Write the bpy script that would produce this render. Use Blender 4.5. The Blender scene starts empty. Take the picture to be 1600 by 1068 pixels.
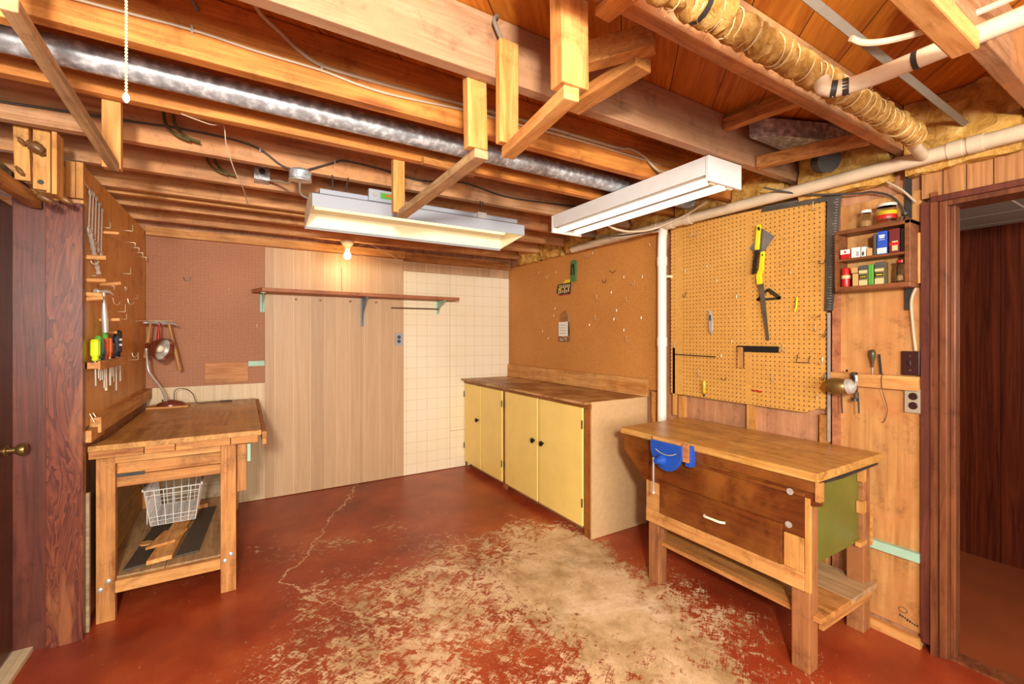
import bpy, bmesh, math, random
from mathutils import Vector, Matrix
C = bpy.context.scene.collection
PI = math.pi
R = random.Random(7)

# ---------------------------------------------------------------- camera, world, lights, exposure
cd = bpy.data.cameras.new('camera'); cam = bpy.data.objects.new('camera', cd); C.objects.link(cam)
cam.location = (0, 0, 1.4); cam.rotation_euler = (PI/2, 0, -math.radians(31.15))
cd.sensor_width = 36; cd.lens = 36*695/1600; cd.shift_y = -9/1600; cd.clip_start = .05
bpy.context.scene.camera = cam
w = bpy.data.worlds.new('world'); bpy.context.scene.world = w; w.use_nodes = True
w.node_tree.nodes['Background'].inputs[0].default_value = (1, .94, .86, 1)
w.node_tree.nodes['Background'].inputs[1].default_value = .50
def area(name, loc, tgt, sx, sy, power, col):
    l = bpy.data.lights.new(name, 'AREA'); l.shape = 'RECTANGLE'; l.size = sx; l.size_y = sy; l.energy = power; l.color = col
    o = bpy.data.objects.new(name, l); C.objects.link(o); o.location = loc
    o.rotation_euler = (Vector(tgt)-Vector(loc)).to_track_quat('-Z', 'Y').to_euler()
    return o
area('flash_light', (-.28, -.75, 1.80), (1.0, 3.0, 1.25), .18, .18, 92, (1, .96, .885))
area('rear_fill_light', (.1, -1.9, 1.55), (.9, 2.5, 1.55), 2.0, 1.0, 108, (1, .95, .86))  # added fill behind the camera, evens out the flash falloff; no actual lamp
area('hallway_fill_light', (3.3, -.8, 1.5), (3.4, .9, 2.1), .6, .4, 9, (1, .9, .78))  # unseen fill added to brighten the hallway ceiling, not a known fitting
v = bpy.context.scene.view_settings
v.view_transform = 'Standard'; v.look = 'None'; v.gamma = 1; v.use_curve_mapping = False; v.exposure = .35

# ---------------------------------------------------------------- mesh helpers (world coordinates)
def B(bm, x0, x1, y0, y1, z0, z1):
    vs = [bm.verts.new((x, y, z)) for x in (min(x0,x1), max(x0,x1)) for y in (min(y0,y1), max(y0,y1)) for z in (min(z0,z1), max(z0,z1))]
    for f in ((0,1,3,2), (4,6,7,5), (0,4,5,1), (2,3,7,6), (0,2,6,4), (1,5,7,3)): bm.faces.new([vs[i] for i in f])
def bx(*a):
    bm = bmesh.new()
    if isinstance(a[0], (int, float)): a = [a]
    for q in a: B(bm, *q)
    return bm
def beam(p0, p1, w_, h, up=(0,0,1), bm=None):
    """rectangular bar from p0 to p1; w_ across, h along up"""
    bm = bm or bmesh.new(); p0 = Vector(p0); p1 = Vector(p1); d = (p1-p0).normalized(); u = Vector(up)
    s = d.cross(u).normalized(); u = s.cross(d).normalized()
    vs = [bm.verts.new(p + s*a*w_/2 + u*b*h/2) for p in (p0, p1) for a, b in ((-1,-1), (1,-1), (1,1), (-1,1))]
    for f in ((0,1,2,3), (7,6,5,4), (0,4,5,1), (1,5,6,2), (2,6,7,3), (3,7,4,0)): bm.faces.new([vs[i] for i in f])
    return bm
def prism(pts, ax, a, b, bm=None):
    bm = bm or bmesh.new()
    def P(q, t): return {'x': (t, q[0], q[1]), 'y': (q[0], t, q[1]), 'z': (q[0], q[1], t)}[ax]
    A = [bm.verts.new(P(q, a)) for q in pts]; Bv = [bm.verts.new(P(q, b)) for q in pts]
    bm.faces.new(A); bm.faces.new(Bv[::-1]); n = len(pts)
    for i in range(n): bm.faces.new((A[i], Bv[i], Bv[(i+1) % n], A[(i+1) % n]))
    return bm
def smooth_pts(pts, k=6):
    P = [Vector(p) for p in pts]; out = []
    for i in range(len(P)-1):
        p0 = P[max(i-1,0)]; p1 = P[i]; p2 = P[i+1]; p3 = P[min(i+2, len(P)-1)]
        for j in range(k):
            t = j/k
            out.append(.5*((2*p1)+(p2-p0)*t+(2*p0-5*p1+4*p2-p3)*t*t+(3*p1-p0-3*p2+p3)*t**3))
    out.append(P[-1]); return out
def tube(pts, r, n=8, bm=None, sm=0, flat=1):
    bm = bm or bmesh.new()
    P = smooth_pts(pts, sm) if sm else [Vector(p) for p in pts]
    m = len(P); rr = r if isinstance(r, (list, tuple)) else [r]*m
    if len(rr) != m: rr = [rr[min(int(i*len(rr)/m), len(rr)-1)] for i in range(m)]
    T = [(P[min(i+1, m-1)]-P[max(i-1, 0)]).normalized() for i in range(m)]
    u = T[0].orthogonal().normalized(); rings = []
    for i in range(m):
        u = (u - T[i]*u.dot(T[i])).normalized(); s = T[i].cross(u)
        rings.append([bm.verts.new(P[i]+(u*math.cos(2*PI*k/n)+s*math.sin(2*PI*k/n)*flat)*rr[i]) for k in range(n)])
    for a, b in zip(rings, rings[1:]):
        for k in range(n): bm.faces.new((a[k], a[(k+1) % n], b[(k+1) % n], b[k]))
    bm.faces.new(rings[0][::-1]); bm.faces.new(rings[-1])
    return bm
def lathe(prof, o, d=(0,0,1), n=20, bm=None, caps=True):
    """profile (r, t) turned about the axis d through o"""
    bm = bm or bmesh.new(); o = Vector(o); d = Vector(d).normalized(); u = d.orthogonal().normalized(); s = d.cross(u); rings = []
    for r, t in prof:
        rings.append([bm.verts.new(o+d*t+(u*math.cos(2*PI*k/n)+s*math.sin(2*PI*k/n))*max(r, 1e-4)) for k in range(n)])
    for a, b in zip(rings, rings[1:]):
        for k in range(n): bm.faces.new((a[k], a[(k+1) % n], b[(k+1) % n], b[k]))
    if caps: bm.faces.new(rings[0][::-1]); bm.faces.new(rings[-1])
    return bm
def sweep(prof, ax, a, b, th):
    """open profile given thickness th, extruded along ax (sheet metal)"""
    L = []
    P = [Vector(p) for p in prof]
    for i, p in enumerate(P):
        t = (P[min(i+1, len(P)-1)]-P[max(i-1, 0)]).normalized(); L.append(p+Vector((-t.y, t.x))*th)
    return prism([tuple(p) for p in P]+[tuple(p) for p in L[::-1]], ax, a, b)

def obj(name, bm, mat, parent=None, bevel=0, smooth=False, origin=None):
    bmesh.ops.recalc_face_normals(bm, faces=bm.faces)
    if parent is not None:
        org = Vector(parent['_o'])
    else:
        xs = [v_.co for v_ in bm.verts]
        lo = Vector((min(c.x for c in xs), min(c.y for c in xs), min(c.z for c in xs))); hi = Vector((max(c.x for c in xs), max(c.y for c in xs), max(c.z for c in xs)))
        org = Vector(origin) if origin else Vector(((lo.x+hi.x)/2, (lo.y+hi.y)/2, lo.z))
    bmesh.ops.translate(bm, verts=bm.verts, vec=-org)
    me = bpy.data.meshes.new(name); bm.to_mesh(me); bm.free()
    o = bpy.data.objects.new(name, me); C.objects.link(o)
    me.materials.append(mat)
    if smooth:
        for p in me.polygons: p.use_smooth = True
        me.set_sharp_from_angle(angle=math.radians(40))
    o['_o'] = tuple(org)
    if parent is not None: o.parent = parent
    else: o.location = org
    if bevel:
        m = o.modifiers.new('bevel', 'BEVEL'); m.width = bevel; m.segments = 2; m.limit_method = 'ANGLE'; m.angle_limit = .7
    return o
def thing(name, label, cat, loc, group=None):
    o = bpy.data.objects.new(name, None); C.objects.link(o); o.location = loc; o.empty_display_size = .05
    o['_o'] = tuple(loc); o['label'] = label; o['category'] = cat
    if group: o['group'] = group
    return o
def tag(o, label, cat, group=None, kind=None):
    o['label'] = label; o['category'] = cat
    if group: o['group'] = group
    if kind: o['kind'] = kind
    return o
def struct(name, bm, m, parent=None, bevel=0, label=None):
    o = obj(name, bm, m, parent, bevel)
    if parent is None: o['kind'] = 'structure'
    if label: o['label'] = label
    return o
def dup(root, loc, rot=(0,0,0), label=None, scale=None):
    r = root.copy(); C.objects.link(r); r.location = loc; r.rotation_euler = rot
    if label: r['label'] = label
    if scale: r.scale = (scale,)*3
    for ch in list(root.children):
        c = ch.copy(); C.objects.link(c); c.parent = r
    return r

# ---------------------------------------------------------------- materials
def lin(c):
    if isinstance(c, str): c = tuple(int(c[i:i+2], 16)/255 for i in (0, 2, 4))
    return tuple((x/12.92 if x <= .04045 else ((x+.055)/1.055)**2.4) for x in c)+(1,)
class M:
    def __init__(s, name, rough=.6, metal=0, spec=.5):
        s.m = bpy.data.materials.new(name); s.m.use_nodes = True; s.t = s.m.node_tree; s.N = s.t.nodes; s.L = s.t.links
        s.b = s.N['Principled BSDF']; s.b.inputs['Roughness'].default_value = rough; s.b.inputs['Metallic'].default_value = metal
        s.b.inputs['Specular IOR Level'].default_value = spec
    def set(s, sock, val):
        if isinstance(val, bpy.types.NodeSocket): s.L.new(val, sock)
        elif val is not None: sock.default_value = val
    def n(s, typ, **kw):
        nd = s.N.new(typ)
        for k, v_ in kw.items(): setattr(nd, k, v_)
        return nd
    def coord(s, rand=True):
        tc = s.n('ShaderNodeTexCoord').outputs['Object']
        if not rand: return tc
        oi = s.n('ShaderNodeObjectInfo').outputs['Random']
        mu = s.math('MULTIPLY', oi, 37.0); cb = s.n('ShaderNodeCombineXYZ')
        for i in range(3): s.L.new(mu, cb.inputs[i])
        ad = s.n('ShaderNodeVectorMath', operation='ADD'); s.L.new(tc, ad.inputs[0]); s.L.new(cb.outputs[0], ad.inputs[1]); return ad.outputs[0]
    def map(s, vec, scale=(1,1,1), rot=(0,0,0), loc=(0,0,0)):
        mp = s.n('ShaderNodeMapping'); s.L.new(vec, mp.inputs[0]); mp.inputs['Scale'].default_value = scale; mp.inputs['Rotation'].default_value = rot; mp.inputs['Location'].default_value = loc; return mp.outputs[0]
    def noise(s, vec, scale, detail=4, rough=.55, dist=0):
        t = s.n('ShaderNodeTexNoise'); s.L.new(vec, t.inputs['Vector']); t.inputs['Scale'].default_value = scale; t.inputs['Detail'].default_value = detail
        t.inputs['Roughness'].default_value = rough; t.inputs['Distortion'].default_value = dist; return t.outputs['Fac']
    def math(s, op, a, b=None, c=None, clamp=False):
        t = s.n('ShaderNodeMath', operation=op); t.use_clamp = clamp
        for i, x in enumerate((a, b, c)): s.set(t.inputs[i], x)
        return t.outputs[0]
    def ramp(s, f, stops):
        t = s.n('ShaderNodeValToRGB'); s.L.new(f, t.inputs[0]); e = t.color_ramp.elements
        e[0].position = stops[0][0]; e[0].color = stops[0][1]; e[1].position = stops[-1][0]; e[1].color = stops[-1][1]
        for p, c in stops[1:-1]:
            q = e.new(p); q.color = c
        return t.outputs['Color']
    def val(s, f, a, b):
        g = lambda x: (x, x, x, 1)
        return s.ramp(f, [(a, g(0)), (b, g(1))])
    def mix(s, f, a, b, blend='MIX'):
        t = s.n('ShaderNodeMix', data_type='RGBA', blend_type=blend); s.set(t.inputs[0], f); s.set(t.inputs[6], a); s.set(t.inputs[7], b); return t.outputs[2]
    def xyz(s, vec):
        t = s.n('ShaderNodeSeparateXYZ'); s.L.new(vec, t.inputs[0]); return t.outputs
    def bump(s, h, st=.3, d=.002):
        t = s.n('ShaderNodeBump'); t.inputs['Strength'].default_value = st; t.inputs['Distance'].default_value = d; s.L.new(h, t.inputs['Height']); s.L.new(t.outputs[0], s.b.inputs['Normal'])
    def out(s, col): s.set(s.b.inputs['Base Color'], col); return s.m

def wood(name, c0, c1, ax='x', rough=.6, blotch=.25, jit=.12, knots=False, gs=1.0, spec=.35, c2=None, blotch_scale=2.5):
    """c0 dark grain, c1 light grain; grain runs along ax"""
    m = M(name, rough, 0, spec); co = m.coord(); lo, hi = 1.6*gs, 26*gs
    sc = {'x': (lo, hi, hi), 'y': (hi, lo, hi), 'z': (hi, hi, lo)}[ax]
    mp = m.map(co, sc)
    g1 = m.noise(mp, .9, 5, .62, 1.4); g2 = m.noise(m.map(co, tuple(q*3.2 for q in sc)), 1.5, 3, .6)
    col = m.ramp(m.math('ADD', m.math('MULTIPLY', g1, .75), m.math('MULTIPLY', g2, .25)), [(.34, lin(c0)), (.62, lin(c1))])
    bl = m.noise(co, blotch_scale, 4, .6, .5)
    if c2: col = m.mix(m.val(bl, .45, .62), col, lin(c2))
    col = m.mix(1.0, col, m.ramp(bl, [(.3, (1-blotch,)*3+(1,)), (.7, (1+blotch*.35,)*3+(1,))]), 'MULTIPLY')
    if knots:
        ks = {'x': (2.2, 9, 9), 'y': (9, 2.2, 9), 'z': (9, 9, 2.2)}[ax]
        vo = m.n('ShaderNodeTexVoronoi'); m.L.new(m.map(co, ks), vo.inputs['Vector']); vo.inputs['Scale'].default_value = .6
        k = m.val(m.math('ADD', vo.outputs['Distance'], m.math('MULTIPLY', g1, .12)), .13, .21)
        col = m.mix(k, m.mix(.62, col, lin('6a2f10')), col)
    stn = m.noise(co, 9, 8, .75, .3); col = m.mix(1.0, col, m.ramp(stn, [(.30, (.55,.48,.40,1)), (.46, (.98,.98,.98,1)), (.72, (1.1,1.08,1.02,1))]), 'MULTIPLY')
    oi = m.n('ShaderNodeObjectInfo').outputs['Random']
    hs = m.n('ShaderNodeHueSaturation'); m.L.new(col, hs.inputs['Color'])
    m.L.new(m.math('ADD', m.math('MULTIPLY', oi, 2*jit), 1-jit), hs.inputs['Value'])
    m.bump(g2, .25, .0015)
    return m.out(hs.outputs[0])
def plain(name, c, rough=.5, metal=0, var=.12, scale=12, spec=.5, bump=0):
    m = M(name, rough, metal, spec); n_ = m.noise(m.coord(), scale, 4)
    col = m.mix(1.0, lin(c), m.ramp(n_, [(.3, (1-var,)*3+(1,)), (.7, (1+var*.3,)*3+(1,))]), 'MULTIPLY')
    if bump: m.bump(n_, bump, .004)
    return m.out(col)
def emit(name, c, s):
    m = M(name); m.b.inputs['Emission Color'].default_value = lin(c); m.b.inputs['Emission Strength'].default_value = s; return m.out(lin(c))
def glass(name, c='ffffff', rough=.03, alpha=1):
    m = M(name, rough); m.b.inputs['Transmission Weight'].default_value = 1; m.b.inputs['IOR'].default_value = 1.2; return m.out(lin(c))

joist_orange = wood('joist_orange', 'a35a20', 'd48c42', 'x', knots=True, jit=.08)
joist_brown = wood('joist_brown', '9c683e', 'd0a074', 'x', knots=True, c2='c68a56', jit=.08)
joist_pale = wood('joist_pale', 'a86c3a', 'dfa66c', 'x', knots=True, jit=.06)
beam_tan = wood('beam_tan', '9f7450', 'bf9470', 'x', c2='a67a58', jit=.03, blotch_scale=4)
pine_x = wood('pine_x', 'b87434', 'dfa763', 'x', jit=.06); pine_y = wood('pine_y', 'b87434', 'dfa763', 'y', jit=.06); pine_z = wood('pine_z', 'b4722f', 'dba25a', 'z', jit=.06)
old_x = wood('old_x', '965824', 'cf9250', 'x', jit=.06); old_y = wood('old_y', '965824', 'cf9250', 'y', jit=.06); old_z = wood('old_z', '985c2a', 'cf9352', 'z', jit=.06)
grey_y = wood('grey_y', '977450', 'c8a272', 'y'); grey_x = wood('grey_x', '857258', 'ad9674', 'x')
red_wood = wood('reddish_wood', '9a5a38', 'c07f55', 'x'); red_y = wood('reddish_wood_y', '9a5a38', 'c58559', 'y')
bench_top = wood('bench_top', '8e5c26', 'd09c54', 'y', rough=.34, c2='b4844a', blotch=.35)
block_top = wood('block_top', 'ae6c26', 'f0ba68', 'y', rough=.34, c2='b8823e', blotch=.4, blotch_scale=5, gs=.7)
counter_top = wood('counter_top', '9c622c', 'c88a4a', 'y', rough=.42, c2='cda06a', blotch=.4, blotch_scale=4)
varnish_y = wood('varnish_y', '542408', '763a14', 'y', rough=.33, spec=.5, c2='824c1c', jit=.03)
varnish_z = wood('varnish_z', '8a4e1c', 'a9672a', 'z', rough=.4, jit=.03)
rust_y = wood('rust_y', '8a4c1e', 'a7662e', 'y', rough=.45, jit=.03)
plywood = wood('plywood', 'b0743a', 'dca564', 'z', jit=.02, gs=.5, blotch=.28, c2='b97d46')
pink_ply = wood('pink_plywood', 'a8714c', 'c68f68', 'z', jit=.03, gs=.6)
dark_trim = wood('dark_trim', '4a2218', '6b3627', 'z', rough=.38, jit=.04, spec=.5)
dark_door = wood('dark_door', '47220f', '623216', 'z', rough=.42, jit=.04, spec=.45)
jamb_wood = wood('jamb_wood', '5a2a1a', '86502f', 'z', rough=.4, jit=.04)
dark_plank = plain('dark_plank', '4b4133', .6)
mint = plain('mint_paint', 'a3c9ae', .5); green_paint = plain('green_paint', '6c6a26', .42, var=.25, scale=5)
yellow_door = plain('yellow_enamel', 'fbdc7c', .38, var=.06, scale=6); hardtan = plain('tan_hardboard', 'd4ae7c', .6, var=.1, scale=30)
black = plain('black', '16120f', .4); blackmetal = plain('dark_metal', '4b4a46', .4, .6, var=.3); steel = plain('steel', 'cdc8be', .34, .5, var=.25)
white_metal = plain('white_enamel', 'e2e0da', .35, var=.05); grey_metal = plain('grey_enamel', '9fa3aa', .4, var=.05); cream_metal = plain('cream_enamel', 'ece3c4', .4, var=.04)
galv = M('galvanised', .42, .35); vo = galv.n('ShaderNodeTexVoronoi'); galv.L.new(galv.coord(), vo.inputs['Vector']); vo.inputs['Scale'].default_value = 60
galv = (galv.out(galv.mix(.0, galv.ramp(galv.noise(galv.coord(), 35, 5), [(.36, lin('8c8e90')), (.52, lin('adb0b1')), (.66, lin('dfe1e2'))]), vo.outputs['Color'], 'SOFT_LIGHT')))
pvc = plain('cream_pipe', 'd6c0a0', .4, var=.16, scale=14); pvc_white = plain('white_pipe', 'efe9dc', .4, var=.06)
cable_grey = plain('grey_cable', '7b6f62', .6); cable_white = plain('white_cable', 'b9a68a', .5); cable_dark = plain('dark_cable', '3d362f', .6); tape = plain('black_tape', '2b2926', .5)
wool = M('glass_wool', .95, 0, .1); wn = wool.noise(wool.coord(), 14, 8, .7, .8); wool.bump(wn, .9, .02)
wool = wool.out(wool.ramp(wn, [(.3, lin('9a6a28')), (.5, lin('d09c4c')), (.72, lin('eec880'))]))
wrapm = M('wrap_wool', .95, 0, .1); wn = wrapm.noise(wrapm.coord(), 30, 8, .75, .6); wrapm.bump(wn, .9, .01)
wrapm = wrapm.out(wrapm.ramp(wn, [(.3, lin('8f6427')), (.5, lin('b98c48')), (.75, lin('d9b878'))]))
string_m = plain('cream_string', 'd9c08c', .8)
glass_m = glass('clear_glass', 'f4f6f2'); plastic_clear = glass('clear_plastic', 'f6f2ea', .15)
yellow = plain('yellow_plastic', 'ecd417', .35, var=.05); yellow_d = plain('yellow_handle', 'd8b818', .4, var=.3); blue = plain('blue_paint', '1d4fb0', .4, var=.2, scale=20)
redp = plain('red_plastic', 'b81f1c', .35); orange_p = plain('orange_plastic', 'd8641e', .35); greenp = plain('green_plastic', '57a038', .35); lime = plain('lime_plastic', 'c9df2a', .3)
teal = plain('teal_plastic', '2a8f6a', .35); navy = plain('navy_plastic', '27344f', .4); brown_shade = plain('brown_enamel', '7a3d28', .28, .2); paper = plain('paper', 'ece4d6', .8, var=.03)
cream_card = plain('cream_card', 'dcbc84', .7); kraft = plain('kraft', 'c79a5c', .8); khaki = plain('khaki_tin', '6e6440', .5); charcoal = plain('charcoal_card', '4e4a48', .7); maroon = plain('maroon_card', '6a1a1a', .6)
bluebox = plain('blue_card', '1f4fb8', .6); gold = plain('gold_metal', '9b7f4a', .35, .8, var=.3); whitep = plain('white_plastic', 'efe8dc', .4); hand_wood = wood('handle_wood', 'a46b33', 'cb9354', 'z', rough=.4)
hook_m = plain('hook_wire', 'd8c6a4', .35, .5); brown_plate = plain('brown_plate', '3a1712', .25); greencard = plain('green_holder', '4c7a4a', .5)
tube_on = emit('tube_glow', 'fff2dc', 1.7); bulb_on = emit('bulb_glow', 'ffcf86', 18.0); tube_dim = emit('tube_dim', 'ffeeb0', 1.2)

# subfloor boards: 45 degree boards with seams
m = M('subfloor_boards', .6, 0, .3); co = m.coord(False); rt = m.map(co, (1,1,1), (0,0,-PI/4)); X = m.xyz(rt)
seam = m.math('LESS_THAN', m.math('FRACT', m.math('DIVIDE', X[1], .2)), .018)
idx = m.math('FLOOR', m.math('DIVIDE', X[1], .2)); wn = m.n('ShaderNodeTexWhiteNoise', noise_dimensions='1D'); m.L.new(idx, wn.inputs['W'])
g = m.noise(m.map(rt, (2.2, 30, 5)), 1, 5, .6, 1.2)
col = m.ramp(g, [(.3, lin('a3560f')), (.7, lin('d28528'))]); col = m.mix(1, col, m.ramp(wn.outputs[0], [(0, (.8,.8,.8,1)), (1, (1.1,1.1,1.1,1))]), 'MULTIPLY')
sub_m = m.out(m.mix(seam, col, lin('3a1a0a')))
# painted, worn concrete floor
m = M('worn_red_floor', .42, 0, .5); co = m.coord(False)
def ell(cx, cy, rx, ry, rot=0):
    d = m.n('ShaderNodeVectorMath', operation='LENGTH'); m.L.new(m.map(m.map(co, (1,1,0), (0,0,0), (-cx,-cy,0)), (1/rx, 1/ry, 0), (0,0,rot)), d.inputs[0]); return m.math('SUBTRACT', 1.0, d.outputs['Value'])
e = m.math('MAXIMUM', ell(1.05, 1.62, 1.2, 1.40), ell(1.75, 2.35, .42, .62)); e = m.math('MAXIMUM', e, m.math('MULTIPLY', ell(.62, 3.25, .5, .22), .25))
full = m.math('MAXIMUM', ell(1.62, 1.8, .5, 1.0), ell(1.85, 2.25, .3, .4))
n1 = m.noise(co, 2.2, 6, .6, .6); n2 = m.noise(co, 17, 9, .78, .8)
s1 = m.noise(m.map(m.map(co, (1,1,1), (0,0,.85)), (9, 120, 1)), 1, 5, .75, 1.6); s2 = m.noise(m.map(m.map(co, (1,1,1), (0,0,-.55)), (11, 100, 1)), 1, 5, .75, 1.6)
scr = m.math('MULTIPLY', m.math('ADD', s1, s2), .5)
fld = m.math('ADD', m.math('MULTIPLY', m.math('MINIMUM', e, .34), .84), m.math('MULTIPLY', m.math('MAXIMUM', full, 0.0), .50))
tot = m.math('ADD', fld, m.math('ADD', m.math('MULTIPLY', m.math('SUBTRACT', n1, .5), .95), m.math('ADD', m.math('MULTIPLY', m.math('SUBTRACT', n2, .5), 1.9), m.math('MULTIPLY', m.math('SUBTRACT', scr, .5), 1.9))))
worn = m.val(tot, .21, .33)
specks = m.math('GREATER_THAN', m.noise(co, 55, 2, .5), .745)
worn = m.math('MAXIMUM', worn, m.math('MULTIPLY', specks, .7), clamp=True)
red = m.ramp(m.noise(co, 1.7, 5, .6), [(.3, lin('762713')), (.52, lin('9a3e1f')), (.72, lin('b4592c'))])
conc = m.ramp(m.noise(co, 3.2, 7, .7, .5), [(.32, lin('a8875a')), (.5, lin('d6b688')), (.66, lin('ecd2ac'))])
conc = m.mix(m.math('MULTIPLY', m.val(m.noise(co, 2.6, 6, .7), .5, .64), .55), conc, lin('8a6c34'))
conc = m.mix(m.math('MULTIPLY', m.val(m.noise(co, 34, 5, .8), .58, .68), .75), conc, lin('7c3f22'))
conc = m.mix(m.math('GREATER_THAN', m.noise(co, 70, 2, .5), .76), conc, lin('4a3320'))
# one long crack wandering across the slab
cx = m.xyz(co); wob = m.math('MULTIPLY', m.math('SUBTRACT', m.noise(co, 4, 5, .7), .5), .35)
ck = m.math('ABSOLUTE', m.math('SUBTRACT', m.math('ADD', cx[0], wob), m.math('ADD', .20, m.math('MULTIPLY', m.math('ABSOLUTE', m.math('SUBTRACT', cx[1], 2.86)), .50))))
crk = m.math('MULTIPLY', m.math('LESS_THAN', ck, m.math('MULTIPLY', n2, .014)), m.val(n1, .35, .5))
rc = m.mix(worn, red, conc); m.L.new(m.ramp(worn, [(0, (.36,)*3+(1,)), (1, (.62,)*3+(1,))]), m.b.inputs['Roughness']); m.bump(worn, .25, .001)
floor_m = m.out(m.mix(crk, rc, lin('cfa780')))
# hardboards and panels
def pegboard(name, c0, c1, axs, hole=.0032, sp=.0254, dark='4a2410', strength=1.0, bands=None):
    m = M(name, .6, 0, .3); co = m.coord(False); X = m.xyz(co); fs = []
    for a in axs:
        f = m.math('SUBTRACT', m.math('FRACT', m.math('DIVIDE', X[a], sp)), .5); fs.append(m.math('MULTIPLY', f, f))
    h = m.math('MULTIPLY', m.math('LESS_THAN', m.math('SQRT', m.math('ADD', *fs)), hole/sp), strength)
    if bands is not None:
        for a, b in bands:   # hole-free stripes (frame battens behind)
            inb = m.math('MULTIPLY', m.math('GREATER_THAN', X[axs[0]], a), m.math('LESS_THAN', X[axs[0]], b)); h = m.math('MULTIPLY', h, m.math('SUBTRACT', 1.0, inb))
    n_ = m.noise(co, 60, 3); n3 = m.noise(co, 1.5, 4)
    col = m.ramp(m.math('ADD', m.math('MULTIPLY', n_, .5), m.math('MULTIPLY', n3, .5)), [(.35, lin(c0)), (.65, lin(c1))])
    return m.out(m.mix(h, col, lin(dark)))
peg_back = pegboard('brown_hardboard', 'a06a4a', 'b27a57', (0, 2), strength=.45, hole=.0028)
peg_left = wood('left_hardboard', 'b87832', 'e6ac60', 'z', rough=.42, c2='cc8e46', jit=.02, gs=.6)
peg_right = pegboard('orange_hardboard', 'bb7a3a', 'd08f48', (1, 2), strength=.35, hole=.0026, sp=.02)
peg_tool = pegboard('perforated_board', 'c98446', 'd8954f', (1, 2), hole=.0042)
def paneling(name, c0, c1, sp, line, ax=0, lw=.02, rough=.5, var=.14):
    m = M(name, rough, 0, .4); co = m.coord(False); X = m.xyz(co)
    q = m.math('DIVIDE', m.math('ADD', X[ax], m.math('MULTIPLY', m.math('SINE', m.math('MULTIPLY', X[ax], 9.0)), .02)), sp); ln = m.math('LESS_THAN', m.math('FRACT', q), lw)
    wn = m.n('ShaderNodeTexWhiteNoise', noise_dimensions='1D'); m.L.new(m.math('FLOOR', q), wn.inputs['W'])
    sc = (38, 38, 1.5); g = m.noise(m.map(co, sc), .8, 5, .6, 1.6)
    col = m.ramp(g, [(.3, lin(c0)), (.68, lin(c1))]); col = m.mix(1, col, m.ramp(wn.outputs[0], [(0, (1-var,1-var*1.1,1-var*1.3,1)), (1, (1.03,1.03,1.03,1))]), 'MULTIPLY')
    return m.out(m.mix(ln, col, lin(line)))
pan_back = paneling('pale_paneling', 'c39d76', 'd0ae86', .125, 'e6cca4')
pan_low = paneling('cream_paneling', 'd0b48c', 'e6cfa6', .11, 'c4a880', var=.08)
pan_over = paneling('woodgrain_paneling', '8f5a30', 'c08a55', .085, '4a2a14', ax=1, lw=.05)
pan_dark = paneling('dark_paneling', '3c120a', '6c2e16', .2, '1a0805', ax=1, lw=.02, rough=.25)
m = M('tile_board', .4, 0, .4); co = m.coord(False); X = m.xyz(co)
l1 = m.math('LESS_THAN', m.math('FRACT', m.math('DIVIDE', X[0], .108)), .022); l2 = m.math('LESS_THAN', m.math('FRACT', m.math('DIVIDE', X[2], .108)), .022)
tile_m = m.out(m.mix(m.math('MULTIPLY', m.math('MAXIMUM', l1, l2), .8), m.ramp(m.noise(co, 1.4, 4), [(.35, lin('f0e0ba')), (.65, lin('f6e9cc'))]), lin('c2a67c')))
far_floor = plain('brown_floor', '8a4118', .6, var=.2, scale=3)
post_m = M('post_veneer', .35, 0, .5); co = post_m.coord(); rg = post_m.noise(post_m.map(co, (5, 5, .9)), 1.6, 3, .5, 2.5); rg2 = post_m.math('FRACT', post_m.math('MULTIPLY', rg, 9.0))
pc = post_m.mix(post_m.math('MULTIPLY', rg2, .75), lin('4c2018'), lin('8a482e')); pk = post_m.val(post_m.noise(post_m.map(co, (9, 9, 1.6), (0,0,0), (0,0,.35)), 1.2, 3), .60, .68)
post_m = post_m.out(post_m.mix(post_m.math('MULTIPLY', pk, .5), pc, lin('a5683c')))
print('materials done')

# ================================================================= THE SETTING
def S(name, bm, mat, parent=None, origin=None, bevel=0, label=None):
    o = obj(name, bm, mat, parent, bevel, origin=origin)
    if parent is None: o['kind'] = 'structure'
    if label: o['label'] = label
    return o
S('floor', bx(-2.2, 2.67, -2.2, 4.46, -.06, 0), floor_m, origin=(0,0,0))
S('floor_hallway', bx(2.67, 4.05, -1.2, 1.6, -.06, .002), far_floor)
S('ceiling', bx(-2.2, 2.75, -1.4, 4.46, 2.44, 2.47), sub_m, origin=(0,0,0))
WB = S('wall_back', bx(-.72, 2.66, 4.385, 4.45, 0, 2.44), pink_ply, origin=(0,0,0))
S('panel', bx(-.635, .16, 4.375, 4.385, .004, 1.0), pan_low, WB, label='cream lower panel behind the workbench')
S('panel', bx(.16, .960, 4.370, 4.385, .006, 2.165), pan_back, WB, label='pale woodgrain panel')
S('panel', bx(.962, 1.372, 4.371, 4.385, .006, 2.165), pan_back, WB)
S('tile_board', bx(1.374, 1.873, 4.37, 4.385, .006, 2.055), tile_m, WB, label='cream board scored in squares')
S('tile_board', prism([(1.876, .40), (2.6, .40), (2.6, 2.055), (1.876, 2.055)], 'y', 4.368, 4.385), tile_m, WB)
S('tile_board', bx(1.876, 2.6, 4.369, 4.385, .006, .396), tile_m, WB)
S('trim_board', bx(1.374, 2.2, 4.366, 4.385, 2.057, 2.15), pan_back, WB); S('trim_board', bx(2.203, 2.6, 4.368, 4.385, 2.057, 2.15), pan_back, WB)
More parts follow.
